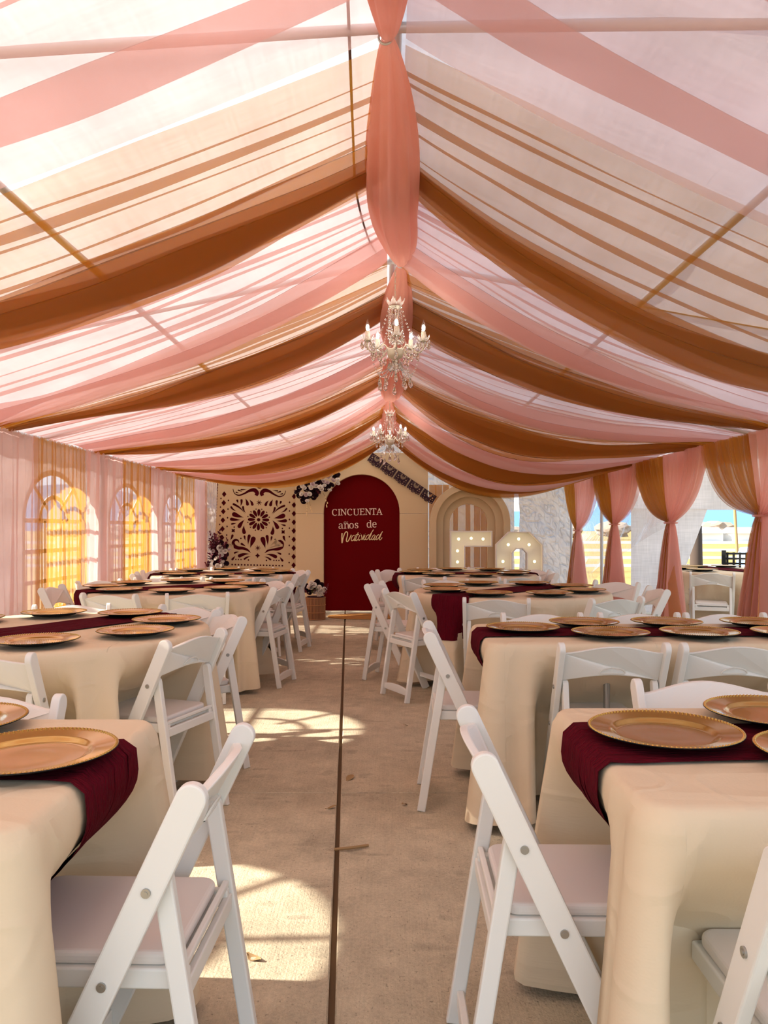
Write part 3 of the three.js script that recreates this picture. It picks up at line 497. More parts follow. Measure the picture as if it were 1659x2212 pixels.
  // chairs
  const ord = ['first', 'second', 'third', 'fourth'], aisle = t.c[0] < 0 ? 1 : -1, isX = t.key === 'X1';
  const used = {};
  const rank = (list, i) => ord[list.map((c, k) => [Math.abs(c[0]), k]).sort((p, q) => p[0] - q[0]).findIndex(([, k]) => k === i)];
  t.chairs.forEach((c, i) => {
    let w;
    if (t.kind === 'rect') {
      const far = (q) => q[1] > t.c[1], edge = t.chairs.filter((q) => q[4] !== 'end' && far(q) === far(c));
      w = c[4] === 'end' ? 'at the aisle end of' : `${far(c) ? 'door' : 'entrance'} edge, ${rank(edge, edge.indexOf(c))} from aisle, at`;
    } else if (Math.abs(c[3]) > 0.7) w = `${c[3] > 0 ? 'facing the door' : 'backing the door'}, ${(c[0] - t.c[0]) * aisle > 0 ? 'aisle' : 'curtain'} half, at`;
    else w = `${c[2] * aisle < 0 ? 'backing the aisle' : 'facing the aisle'}, ${c[1] > t.c[1] ? 'door' : 'entrance'} half, at`;
    place(chairProto, V(c[0], 0.0005, c[1]), Math.atan2(c[2], -c[3]), `white folding chair ${w} ${t.where}`, 'chairs at the ' + t.where);
  });
}

// charger plates
{
  const root = new THREE.Group(); root.name = 'charger_plate'; root.userData = { category: 'plate' };
  const prof = [[0.0001, 0.004], [0.045, 0.004], [0.098, 0.0035], [0.108, 0.006], [0.113, 0.0105], [0.122, 0.0125], [0.150, 0.0165], [0.160, 0.0185], [0.1655, 0.0195], [0.1665, 0.0180], [0.160, 0.0150], [0.118, 0.0085], [0.106, 0.0005], [0.098, 0.0], [0.0001, 0.0005]];
  const face = lathe(prof.slice(0, 9), 64), under = lathe(prof.slice(8), 64);
  part('dish', face, M.gold, root); part('underside', under, M.black, root, 'black underside');
  const beads = []; for (let i = 0; i < 110; i++) { const a = i / 110 * 2 * Math.PI; beads.push(new THREE.IcosahedronGeometry(0.0032, 0).scale(1, 0.7, 1).translate(0.1615 * Math.cos(a), 0.0195, 0.1615 * Math.sin(a))); }
  part('beaded_rim', mergeGeometries(beads), M.gold, root);
  for (const t of TABLES) {
    const list = t.plates || Array.from({ length: t.count }, (_, k) => { const a = (t.a0 + k * (t.a1 ?? 360) / t.count) * Math.PI / 180; return [t.cx + 0.545 * Math.cos(a), t.cd + 0.545 * Math.sin(a)]; });
    list.forEach(([x, d], i) => {
      const aisle = t.c[0] < 0 ? 1 : -1, ord = ['first', 'second', 'third', 'fourth']; let w;
      if (t.kind === 'rect') {
        const far = (q) => q[1] > t.c[1], edge = list.slice(1).filter((q) => far(q) === far(list[i])).sort((p, q) => Math.abs(p[0]) - Math.abs(q[0]));
        w = i === 0 ? 'at the aisle end of' : `${far(list[i]) ? 'door' : 'entrance'} edge, ${ord[edge.indexOf(list[i])]} from aisle, on`;
      } else {
        const a = (Math.atan2(d - t.c[1], (x - t.c[0]) * aisle) * 180 / Math.PI + 360) % 360;
        w = 'toward ' + ['aisle and door', 'door and aisle', 'door and curtain', 'curtain and door', 'curtain and entrance', 'entrance and curtain', 'entrance and aisle', 'aisle and entrance'][Math.floor(a / 45)] + ' on';
      }
      place(root, V(x, TOP + 0.0105, d), 0, `gold charger plate ${w} ${t.where}`, 'plates on the ' + t.where);
    });
  }
}

// ---------------------------------------------------------------- cream backdrop wall with the red arched door
const font = await new FontLoader().loadAsync('fonts/droid/droid_serif_regular.typeface.json');
{
  const cx = -0.361, r = 0.551, sp = 1.464, top = 2.326, x0 = -1.316, x1 = 0.60, seam = 1.446, th = 0.085, D = 11.13;
  const g = thing('arched_backdrop', 'tall cream backdrop wall with a recessed dark red arched door', 'backdrop', V(0, 0, D + th));
  const at = (m) => m;
  const archPts = (c, rad, y, n = 28) => Array.from({ length: n + 1 }, (_, i) => { const a = Math.PI * (1 - i / n); return [c + rad * Math.cos(a), y + rad * Math.sin(a)]; });
  const up = poly([[x0, seam + 0.0015], [cx - r, seam + 0.0015], ...archPts(cx, r, sp), [cx + r, seam + 0.0015], [x1, seam + 0.0015], [x1, top], [x0, top]]);
  part('upper_panel', extrude(up, th, 0.003), M.cream, g);
  part('side_panel', extrude(poly([[x0, 0.005], [cx - r, 0.005], [cx - r, seam - 0.0015], [x0, seam - 0.0015]]), th, 0.003), M.cream, g);
  part('side_panel', extrude(poly([[cx + r, 0.005], [x1, 0.005], [x1, seam - 0.0015], [cx + r, seam - 0.0015]]), th, 0.003), M.cream, g);
  part('brace', merge([bar(new THREE.Vector3(x0 + 0.1, 1.6, 0), new THREE.Vector3(x0 + 0.1, 0, -0.6), 0.02), bar(new THREE.Vector3(x1 - 0.1, 1.6, 0), new THREE.Vector3(x1 - 0.1, 0, -0.6), 0.02)]), M.bamboo, g);
  const door = part('door_panel', extrude(poly([[cx - r - 0.02, 0.035], [cx + r + 0.02, 0.035], [cx + r + 0.02, sp], ...archPts(cx, r + 0.02, sp).reverse(), [cx - r - 0.02, sp]]), 0.02).translate(0, 0, -0.022), M.red, g, 'dark red arched panel');
  // lettering, each letter its own piece, proud of the door
  const px = 0.00672, ex = (zx) => (690 + zx / 9.217 - 835) * px, ey = (zy) => EYE + (1142 - 1080 - zy / 9.217) * px;
  const put = (ch, zx, zy, size, tilt = -0.012) => { const t = new TextGeometry(ch, { font, size, depth: 0.008, curveSegments: 6, bevelEnabled: false }); t.rotateZ(-tilt).translate(ex(zx), ey(zy), 0.002); part('letter', t, M.letter, door); return t; };
  const size1 = 0.0985 * 0.98;
  'CINCUENTA'.split('').forEach((c, i) => put(c, [237, 356, 408, 540, 664, 790, 898, 1024, 1128][i], [312, 308, 306, 306, 306, 301, 299, 297, 297][i], size1));
  const size2 = 0.102;
  'anos'.split('').forEach((c, i) => put(c, [368, 476, 580, 694][i], [574, 570, 568, 562][i], size2));
  'de'.split('').forEach((c, i) => put(c, [930, 1042][i], [550, 546][i], size2));
  const stroke = (pts, w) => { const c = new THREE.CatmullRomCurve3(pts.map(([x, y]) => new THREE.Vector3(ex(x), ey(y), 0)), false, 'catmullrom', 0.5); return new THREE.TubeGeometry(c, pts.length * 6, w * px / 9.217, 6).scale(1, 1, 0.45); };
  const word = (strokes, mat) => part('letter', merge(strokes.map(([w, ...p]) => stroke(p, w))).translate(0, 0, 0.005), mat, door);
  word([[6, [478, 448], [505, 436], [535, 441], [566, 436]]], M.letter);                        // the tilde
  word([[15, [447, 660], [443, 740], [447, 860]], [12, [449, 850], [468, 760], [498, 672], [530, 634], [556, 655], [552, 722], [534, 790], [542, 830], [572, 815], [606, 752], [632, 694]]], M.letterGold);
  word([[9, [694, 702], [657, 720], [632, 775], [640, 812], [670, 802], [700, 760], [717, 706], [697, 770], [693, 812], [722, 800]]], M.letterGold);
  word([[9, [770, 648], [742, 720], [718, 792], [736, 812], [764, 780]], [7, [722, 694], [787, 687]]], M.letterGold);
  word([[9, [800, 700], [777, 768], [786, 805], [815, 778]], [8, [816, 674], [820, 668]]], M.letterGold);
  word([[9, [828, 692], [842, 740], [843, 798], [870, 748], [890, 690]]], M.letterGold);
  word([[9, [908, 704], [884, 760], [884, 794], [906, 788], [926, 762]], [8, [912, 682], [916, 676]]], M.letterGold);
  word([[9, [988, 694], [947, 710], [918, 768], [930, 794], [966, 770], [1004, 700], [1077, 590]], [9, [1040, 660], [994, 768], [1002, 797], [1032, 772]]], M.letterGold);
  word([[9, [1098, 694], [1062, 718], [1038, 772], [1050, 795], [1086, 760], [1114, 702], [1088, 768], [1092, 798], [1122, 772]]], M.letterGold);
  word([[9, [1184, 690], [1147, 713], [1127, 768], [1140, 794], [1182, 750], [1208, 700], [1259, 626]], [9, [1235, 668], [1193, 778], [1213, 794], [1249, 748]]], M.letterGold);
}

// ---------------------------------------------------------------- nested arch panel
{
  const cx = 1.185, sp = 1.31, D = 11.0, g = thing('nested_arch_panel', 'cream stepped arch panel with an open centre beside the red door wall', 'backdrop', V(cx, 0, D));
  const rim = (ro, ri) => { const s = new THREE.Shape(); s.moveTo(-ro, 0.004); s.lineTo(-ri, 0.004); s.lineTo(-ri, sp); s.absarc(0, sp, ri, Math.PI, 0, true); s.lineTo(ri, 0.004); s.lineTo(ro, 0.004); s.lineTo(ro, sp); s.absarc(0, sp, ro, 0, Math.PI, false); s.closePath(); return s; };
  part('arch_layer', extrude(rim(0.571, 0.477), 0.10, 0.004, 1, 32), M.cream, g);
  part('arch_layer', extrude(rim(0.50, 0.377), 0.08, 0.004, 1, 32).translate(0, 0, -0.085), M.cream, g);
  part('arch_layer', extrude(rim(0.42, 0.275), 0.08, 0.004, 1, 32).translate(0, 0, -0.17), M.cream, g);
  part('foot', box(1.1, 0.03, 0.4, 0, 0.015, -0.3), M.cream, g);
  single('sheer_curtain', gridGeo(24, 220, (u, v) => { const x = 0.66 + 1.06 * v + 0.075 * Math.sin(v * 55 + 3 * Math.sin(v * 7)), y = lerp(1.9, 0.02, u); return [x, y, -(11.75 + 0.035 * Math.cos(v * 55 + 3 * Math.sin(v * 7)) + 0.02 * Math.sin(v * 17 + u * 5)), x, y]; }), M.brown, 'golden brown sheer hanging behind the open centre of the stepped arch', 'curtain');
}

// ---------------------------------------------------------------- cut-paper style panel
{
  const k = 0.000793, lx = (z) => (z - 832) * k, ly = (z) => 1.884 - z * k;
  const smoothClosed = (pts, n = 40) => { const c = new THREE.CatmullRomCurve3(pts.map(([x, y]) => new THREE.Vector3(lx(x), ly(y), 0)), true); return c.getPoints(n).slice(0, -1).map((p) => [p.x, p.y]); };
  const holes = [];
  const circle = (x, y, r, n = 14) => holes.push(Array.from({ length: n }, (_, i) => [lx(x + r * Math.cos(i / n * 6.2832)), ly(y + r * Math.sin(i / n * 6.2832))]));
  const diamond = (x, y, a, b) => holes.push([[x - a, y], [x, y - b], [x + a, y], [x, y + b]].map(([p, q]) => [lx(p), ly(q)]));
  const star4 = (x, y, r, rot = 0) => holes.push(Array.from({ length: 16 }, (_, i) => { const a = i / 16 * 6.2832 + rot, q = r * (0.52 + 0.48 * Math.pow(Math.abs(Math.cos(2 * (a - rot))), 3)); return [lx(x + q * Math.cos(a)), ly(y + q * Math.sin(a))]; }));
  const both = (f) => { f((x) => x); f((x) => 1664 - x); };
  const drop = (x1, y1, x2, y2, r, bow = 0) => both((m) => {        // tip, round end, radius, sideways bow
    const dx = x2 - x1, dy = y2 - y1, l = Math.hypot(dx, dy), ux = dx / l, uy = dy / l, nx = -uy, ny = ux, L = [], R = [];
    for (let i = 0; i <= 9; i++) { const t = i / 9, w = r * Math.pow(Math.sin(t * Math.PI / 2), 1.5), b = bow * Math.sin(Math.PI * t), px = x1 + dx * t + nx * b, py = y1 + dy * t + ny * b; L.push([px + nx * w, py + ny * w]); R.push([px - nx * w, py - ny * w]); }
    const a0 = Math.atan2(ny, nx), cap = []; for (let i = 1; i < 7; i++) { const a = a0 - Math.PI * i / 7; cap.push([x2 + r * Math.cos(a), y2 + r * Math.sin(a)]); }
    holes.push([...L, ...cap, ...R.slice(1).reverse()].map(([p, q]) => [lx(m(p)), ly(q)]));
  });
  const ribbon = (pts) => both((m) => {                             // [x, y, half width]
    const c = new THREE.CatmullRomCurve3(pts.map(([x, y, w]) => new THREE.Vector3(x, y, w))), q = c.getPoints(pts.length * 5), L = [], R = [];
    q.forEach((p, i) => { const a = q[Math.max(0, i - 1)], b = q[Math.min(q.length - 1, i + 1)], l = Math.hypot(b.x - a.x, b.y - a.y), nx = -(b.y - a.y) / l, ny = (b.x - a.x) / l; L.push([p.x + nx * p.z, p.y + ny * p.z]); R.push([p.x - nx * p.z, p.y - ny * p.z]); });
    holes.push([...L, ...R.reverse()].map(([a, b]) => [lx(m(a)), ly(b)]));
  });
  // flower
  const fx = 832, fy = 660;
  circle(fx, fy, 32);
  for (let i = 0; i < 12; i++) { const a = i / 12 * 6.2832 + 1.57, pt = []; for (let j = 0; j < 16; j++) { const b = j / 16 * 6.2832, u = 130 + 66 * Math.cos(b), v = 29 * Math.sin(b) * (1 + 0.25 * Math.cos(b)); pt.push([lx(fx + u * Math.cos(a) - v * Math.sin(a)), ly(fy + u * Math.sin(a) + v * Math.cos(a))]); } holes.push(pt); }
  for (let i = 0; i < 12; i++) { const a = (i + 0.5) / 12 * 6.2832 + 1.57, c = Math.cos(a), s = Math.sin(a); holes.push([[178, 0], [212, -15], [212, 15]].map(([u, v]) => [lx(fx + u * c - v * s), ly(fy + u * s + v * c)])); }
  const aster = (x, y, r) => { const pt = []; for (let i = 0; i < 48; i++) { const a = i / 48 * 6.2832, q = r * (0.30 + 0.70 * Math.pow(Math.abs(Math.cos(3.5 * a)), 3)); pt.push([lx(x + q * Math.cos(a)), ly(y + q * Math.sin(a))]); } holes.push(pt); };
  aster(832, 345, 54); aster(832, 1180, 54); star4(832, 1320, 46);
  drop(575, 270, 622, 380, 28, -8); drop(648, 292, 710, 382, 25, -10); drop(456, 372, 436, 318, 19); drop(490, 432, 512, 312, 22, 10); drop(436, 514, 330, 444, 18, -14);
  drop(590, 574, 372, 388, 20, 26); drop(606, 552, 543, 436, 20, -14); drop(565, 626, 388, 574, 42, -6); drop(518, 670, 342, 664, 30, -6); drop(440, 730, 350, 752, 16); drop(586, 658, 487, 788, 36, 8); drop(572, 762, 576, 898, 34, 10);
  both((m) => circle(m(393), 808, 14)); both((m) => star4(m(378), 872, 44, 0.785));
  drop(322, 1056, 366, 964, 22, 6); both((m) => circle(m(520), 1012, 14)); drop(602, 1060, 585, 972, 17); drop(655, 1140, 670, 962, 28, -6); drop(690, 1192, 746, 1014, 44); drop(622, 1158, 536, 1112, 20);
  ribbon([[492, 1100, 3], [470, 1052, 14], [425, 1040, 20], [385, 1080, 26], [400, 1150, 34], [470, 1186, 32], [560, 1192, 26], [640, 1218, 20], [706, 1270, 3]]);
  drop(698, 1292, 505, 1332, 32, 14); drop(722, 1336, 597, 1386, 18, 12); drop(432, 1330, 377, 1400, 20); drop(502, 1256, 416, 1280, 17, 5);
  for (const x of [440, 487, 533]) both((m) => circle(m(x), 1400, 13)); both((m) => circle(m(668), 1404, 15)); both((m) => circle(m(372), 1186 - 60, 11));
  for (let i = -8; i <= 8; i++) circle(832 + i * 57, 1496, 16);
  for (let i = 0; i < 11; i++) both((m) => { diamond(m(196 - i * 3.4), 210 + i * 159, 43, 54); if (i < 10) { diamond(m(140 - i * 3.4), 290 + i * 159, 16, 21); diamond(m(276 - i * 3.4), 330 + i * 159 - 8, 16, 21); } });
  ribbon([[352, 110, 6], [382, 188, 8], [458, 222, 12], [560, 186, 16], [660, 128, 26], [742, 118, 36], [790, 170, 36], [772, 216, 30]]);
  drop(470, 186, 410, 168, 12); drop(530, 158, 450, 128, 13); drop(610, 112, 500, 118, 12);
  for (const [x, y] of [[420, 1600], [560, 1606], [690, 1600]]) drop(x + 50, y + 130, x, y + 20, 30);
  circle(832, 1660, 60); circle(832, 40, 50);
  const edge = []; const xL = (y) => 90 - y * 0.028, xR = (y) => 1574 + y * 0.028;
  for (let y = -60; y <= 2160; y += 15) edge.push([lx(xR(y) + 12 * Math.abs(Math.sin((y + 60) / 52 * Math.PI))), ly(y)]);
  for (let y = 2160; y >= -60; y -= 15) edge.push([lx(xL(y) - 12 * Math.abs(Math.sin((y + 60) / 52 * Math.PI))), ly(y)]);
  const front = poly(edge); for (const h of holes) front.holes.push(poly(h));
  const g = thing('cutout_panel', 'tan panel with burgundy folk flower and leaf cut-outs and scalloped sides', 'backdrop', V(-1.905, 0, 11.22), 0.10);
  g.rotation.z = -0.028;
  part('front_sheet', extrude(front, 0.012), M.board, g);
  part('backing_sheet', box(1.22, 2.0, 0.01, 0, 0.945, -0.016), M.maroon, g, 'burgundy backing');
  part('stand', merge([bar(new THREE.Vector3(-0.4, 1.2, -0.03), new THREE.Vector3(-0.4, 0, -0.5), 0.015), bar(new THREE.Vector3(0.4, 1.2, -0.03), new THREE.Vector3(0.4, 0, -0.5), 0.015)]), M.bamboo, g);
}

// ---------------------------------------------------------------- paper bunting
{
  const a = [-0.235, 2.345], b = [0.742, 1.68], D = 11.085, ang = Math.atan2(b[1] - a[1], b[0] - a[0]), L = Math.hypot(b[0] - a[0], b[1] - a[1]);
  const g = thing('paper_bunting', 'dark plum cut-paper bunting slanting across the cream backdrop wall', 'bunting', V(a[0], a[1], D)); g.rotation.z = ang;
  part('string', bar(new THREE.Vector3(-0.1, 0, 0), new THREE.Vector3(L + 0.02, 0, 0), 0.002, 5), M.plum, g);
  const W = 0.212, H = 0.118, s = new THREE.Shape(); s.moveTo(0, 0); s.lineTo(0, -H);
  const sc = [0.030, 0.036, 0.056, 0.040, 0.030]; let x = 0; const unit = W / sc.reduce((p, q) => p + q, 0);
  for (const w of sc) { const r = w * unit / 2; s.absarc(x + r, -H, r, Math.PI, 0, false); x += 2 * r; }
  s.lineTo(W, 0); s.closePath();
  const hole = (pts) => s.holes.push(poly(pts)), circ = (cx, cy, r, n = 10) => hole(Array.from({ length: n }, (_, i) => [cx + r * Math.cos(i / n * 6.283), cy + r * Math.sin(i / n * 6.283)]));
  const fx = W / 2, fy = -0.030;
  circ(fx, fy, 0.005);
  for (let i = 0; i < 9; i++) { const t = Math.PI + Math.PI * (i + 0.0) / 8, c = Math.cos(t), n = Math.sin(t), q = (u, v) => [fx + u * c - v * n, fy + u * n + v * c]; hole([q(0.012, -0.0018), q(0.040, -0.0052), q(0.046, 0), q(0.040, 0.0052), q(0.012, 0.0018)]); }
  for (const m of [-1, 1]) { circ(fx + m * 0.030, -0.010 - 0.004, 0.0085); circ(fx + m * 0.066, -0.055, 0.0115); circ(fx + m * 0.052, -0.086, 0.0085); circ(fx + m * 0.082, -0.085, 0.006); circ(fx + m * 0.075, -0.026, 0.005, 4); hole([[fx + m * 0.048, -0.008], [fx + m * 0.062, -0.008], [fx + m * 0.062, -0.014], [fx + m * 0.048, -0.014]]); circ(fx + m * 0.050, -0.117, 0.0065); circ(fx + m * 0.086, -0.117, 0.005); for (let j = 0; j < 7; j++) circ(fx + m * 0.1, -0.016 - j * 0.0145, 0.0022, 6); }
  for (let i = 0; i < 8; i++) { const t = i / 8 * 6.283; circ(fx + 0.0135 * Math.cos(t), -0.122 + 0.0135 * Math.sin(t), 0.0038, 6); }
  circ(fx, -0.008, 0.005, 4);
  const flag = extrude(s, 0.0014);
  for (let i = 0; i < 5; i++) { const f = part('flag', flag, M.plum, g); f.position.set(0.035 + i * 0.2285, -0.001, 0.001 * (i % 2)); f.rotation.set(0.05 * Math.sin(i * 2), 0.05 * Math.cos(i * 3), 0.02 * Math.sin(i * 5)); }
}

// ---------------------------------------------------------------- lit marquee numbers
{
  const marquee = (name, label, pos, turn, outline, holes, bulbs) => {
    const g = thing(name, label, 'marquee number', pos, turn, 'white marquee numbers');
    const depth = 0.16, wall = 0.014;
    const inset = (pts, k) => { const c = pts.length, area = pts.reduce((s, p, i) => { const q = pts[(i + 1) % c]; return s + p[0] * q[1] - q[0] * p[1]; }, 0), sg = area > 0 ? 1 : -1; return pts.map((p, i) => { const a = pts[(i + c - 1) % c], b = pts[(i + 1) % c], d1 = [p[0] - a[0], p[1] - a[1]], d2 = [b[0] - p[0], b[1] - p[1]], l1 = Math.hypot(...d1), l2 = Math.hypot(...d2), n1 = [-d1[1] / l1 * sg, d1[0] / l1 * sg], n2 = [-d2[1] / l2 * sg, d2[0] / l2 * sg], m = [n1[0] + n2[0], n1[1] + n2[1]], q = k * 2 / (m[0] * m[0] + m[1] * m[1]); return [p[0] + m[0] * q, p[1] + m[1] * q]; }); };
    const back = poly(outline); for (const h of holes) back.holes.push(poly(h));
    part('back_panel', extrude(back, 0.02), M.marquee, g);
    const edge = (pts, k) => { const s = poly(pts); s.holes.push(poly(inset(pts, k))); return extrude(s, depth - 0.02, 0.002).translate(0, 0, 0.0195); };
    part('side_wall', edge(outline, wall), M.marquee, g);
    for (const h of holes) part('side_wall', edge(h, wall), M.marquee, g);
    for (const [x, y] of bulbs) {
      const b = part('light_bulb', new THREE.SphereGeometry(0.02, 12, 10).translate(x, y, 0.058), M.glowWarm, g, 'small lit round bulb');
      part('socket', new THREE.CylinderGeometry(0.014, 0.017, 0.028, 10).rotateX(Math.PI / 2).translate(x, y, 0.03), M.steel, b);
      const l = new THREE.PointLight(lin(1, 0.85, 0.55), 0.004, 3, 2); l.position.set(x, y, 0.058); l.castShadow = true; g.add(l);
    }
    return g;
  };
  const w = 0.565, five = [[0, 1.2], [w, 1.2], [w, 0.985], [0.2, 0.985], [0.2, 0.705], [w - 0.1, 0.705], [w, 0.6], [w, 0.1], [w - 0.1, 0], [0, 0], [0, 0.21], [w - 0.2, 0.21], [w - 0.2, 0.49], [0, 0.49]].map(([x, y]) => [x, y + 0.001]);
  marquee('marquee_number', 'white lit marquee digit five with round bulbs on the floor', V(0.855, 0, 10.45), -0.03, five, [],
    [[0.12, 1.09], [0.29, 1.10], [0.45, 1.09], [0.105, 0.93], [0.105, 0.78], [0.2, 0.6], [0.37, 0.6], [0.47, 0.47], [0.47, 0.3], [0.43, 0.13], [0.27, 0.1], [0.11, 0.1]]);
  const z = 0.61, c = 0.17, zero = [[c, 0], [z - c, 0], [z, c], [z, 1.19 - c], [z - c, 1.19], [c, 1.19], [0, 1.19 - c], [0, c]].map(([x, y]) => [x, y + 0.001]);
  const ci = 0.06, hole = [[0.2 + ci, 0.21], [z - 0.2 - ci, 0.21], [z - 0.2, 0.21 + ci], [z - 0.2, 0.98 - ci], [z - 0.2 - ci, 0.98], [0.2 + ci, 0.98], [0.2, 0.98 - ci], [0.2, 0.21 + ci]];
  marquee('marquee_number', 'white lit marquee digit zero with cut corners and round bulbs', V(1.43, 0, 10.15), -0.06, zero, [hole],
    [[0.305, 1.095], [0.17, 1.02], [0.44, 1.02], [0.1, 0.8], [0.51, 0.8], [0.1, 0.6], [0.51, 0.6], [0.1, 0.4], [0.51, 0.4], [0.17, 0.17], [0.44, 0.17], [0.305, 0.1]]);
}

// ---------------------------------------------------------------- flowers
function roseGeo(seed) {
  const r = rngOf(seed), list = [];
  for (const [ring, n, rad, h, open] of [[0, 3, 0.45, 0.95, 0.05], [1, 4, 0.7, 0.85, 0.25], [2, 5, 0.95, 0.7, 0.55]]) for (let k = 0; k < n; k++) {
    const a = (k + 0.5 * ring + r() * 0.3) / n * 6.283, span = 6.283 / n * 0.72;
    list.push(gridGeo(4, 5, (u, v) => { const th = a + (v - 0.5) * 2 * span, q = rad * (0.35 + 0.65 * Math.sin(u * 1.4)) + open * u * u * 0.25, y = h * u * (1 - 0.2 * Math.abs(v - 0.5) * 2) - 0.25 * open * u * u * u; return [q * Math.cos(th), y, q * Math.sin(th)]; }));
  }
  return merge(list).scale(1, 1, 1).translate(0, -0.35, 0);
}
const roses = [roseGeo(1), roseGeo(2), roseGeo(3)];
function sprayGeo(seed, n, len, leaf) {                            // a thin stem with small leaves, pointing +y
  const r = rngOf(seed), list = [tube([new THREE.Vector3(0, 0, 0), new THREE.Vector3(0.04 * len, len * 0.5, 0), new THREE.Vector3(-0.05 * len, len, 0.03)], 0.0018, 8, 4)];
  for (let i = 0; i < n; i++) { const t = 0.15 + 0.85 * i / n, a = r() * 6.28, s = leaf * (0.7 + 0.6 * r()); const g = gridGeo(3, 2, (u, v) => [(v - 0.5) * 0.7 * Math.sin(Math.PI * clamp(u, 0.04, 0.97)), u, 0.12 * Math.abs(v - 0.5)]); g.scale(s, s, s).rotateX(0.9).rotateY(a).translate(0.02 * len * Math.sin(t * 3), t * len, 0); list.push(g); }
  return merge(list);
}
const sprays = [sprayGeo(11, 12, 0.2, 0.045), sprayGeo(12, 9, 0.15, 0.05)];
const dot = new THREE.IcosahedronGeometry(0.011, 1).scale(0.75, 1.5, 0.75);
function bouquet(g, base, list, rnd) {                             // list of [x, y, z, size, kind]
  for (const [x, y, z, s, kind] of list) {
    if (kind === 'w' || kind === 'd' || kind === 'p') { const m = part(kind === 'd' ? 'dark_flower' : 'rose', roses[Math.floor(rnd() * 3)], kind === 'd' ? M.dark : kind === 'p' ? M.rosePink : M.rose, g, kind === 'd' ? 'near-black flower' : undefined); m.scale.setScalar(s * (0.9 + 0.2 * rnd())); m.position.set(x, y, z); m.rotation.set(1.15 + (rnd() - 0.5) * 0.9, 0, (rnd() - 0.5) * 1.2); }
    else if (kind === 'b' || kind === 'g') { const m = part('leaf_spray', sprays[Math.floor(rnd() * 2)], kind === 'b' ? M.burgundyLeaf : M.leaf, g); m.scale.setScalar(s); m.position.set(x, y, z); m.rotation.set(0.5 * (rnd() - 0.2), rnd() * 6, Math.atan2(-x + base[0], Math.max(0.02, y - base[1])) + (rnd() - 0.5) * 0.6); }
    else part('bud', dot, M.letterGold, g).position.set(x, y, z);
  }
}
{
  const px = 0.00661, D = 10.98, Z = (zx, zy) => [(630 + zx / 13.825 - 835) * px, EYE + (1142 - 1010 - zy / 13.825) * px], rnd = rngOf(77), list = [];
  const C = Z(760, 640);
  const W = [[330, 560], [390, 610], [640, 500], [590, 610], [740, 560], [860, 590], [915, 655], [970, 420], [1080, 450], [985, 545], [1110, 285], [1190, 240], [1245, 385], [1385, 360], [1385, 470], [1140, 675], [300, 795], [440, 810], [550, 800], [480, 1000], [955, 310], [690, 390]];
  W.forEach(([a, b], i) => { const [x, y] = Z(a, b); list.push([x - C[0], y - C[1], 0.05 + 0.03 * rnd(), 0.032, i % 5 === 2 || i === 8 || i === 10 ? 'p' : 'w']); });
  for (const [a, b] of [[230, 620], [175, 730], [235, 850], [350, 1000], [455, 520], [555, 450], [650, 420], [800, 420], [860, 490], [700, 700], [800, 750], [720, 830], [1300, 260], [1385, 250], [1100, 580], [450, 660], [385, 900], [620, 700], [520, 880], [1180, 520], [760, 480], [1020, 640], [660, 880]]) { const [x, y] = Z(a, b); list.push([x - C[0], y - C[1], 0.015 + 0.025 * rnd(), 0.042, 'd']); }
  for (const [a, b] of [[200, 700], [330, 980], [700, 850], [1150, 560], [880, 800]]) { const [x, y] = Z(a, b); list.push([x - C[0], y - C[1], 0.02, 0.5, 'b']); }
  for (const [a, b] of [[462, 1130], [466, 1190], [464, 1270], [462, 1360], [464, 1420], [560, 1180], [580, 1230], [600, 1290], [615, 1330], [1010, 890], [1030, 980], [1075, 1060], [1045, 1130], [1055, 1170]]) { const [x, y] = Z(a, b); list.push([x - C[0], y - C[1], 0.03, 1, 'o']); }
  const g = thing('flower_cluster', 'cluster of white roses and dark blooms fixed at the backdrop arch corner', 'flowers', V(C[0], C[1], D - 0.0));
  bouquet(g, [0, -0.05], list, rnd);
  const St = (pts) => tube(pts.map(([a, b]) => { const [x, y] = Z(a, b); return new THREE.Vector3(x - C[0], y - C[1], 0.028); }), 0.0022, 12, 5);
  part('stem', merge([St([[480, 1000], [465, 1150], [463, 1420]]), St([[540, 990], [570, 1180], [615, 1340]]), St([[940, 760], [1015, 900], [1050, 1170]])]), M.stem, g);
  part('mount', box(0.34, 0.05, 0.03, 0, 0, -0.02).rotateZ(0.5), M.dark, g);
}
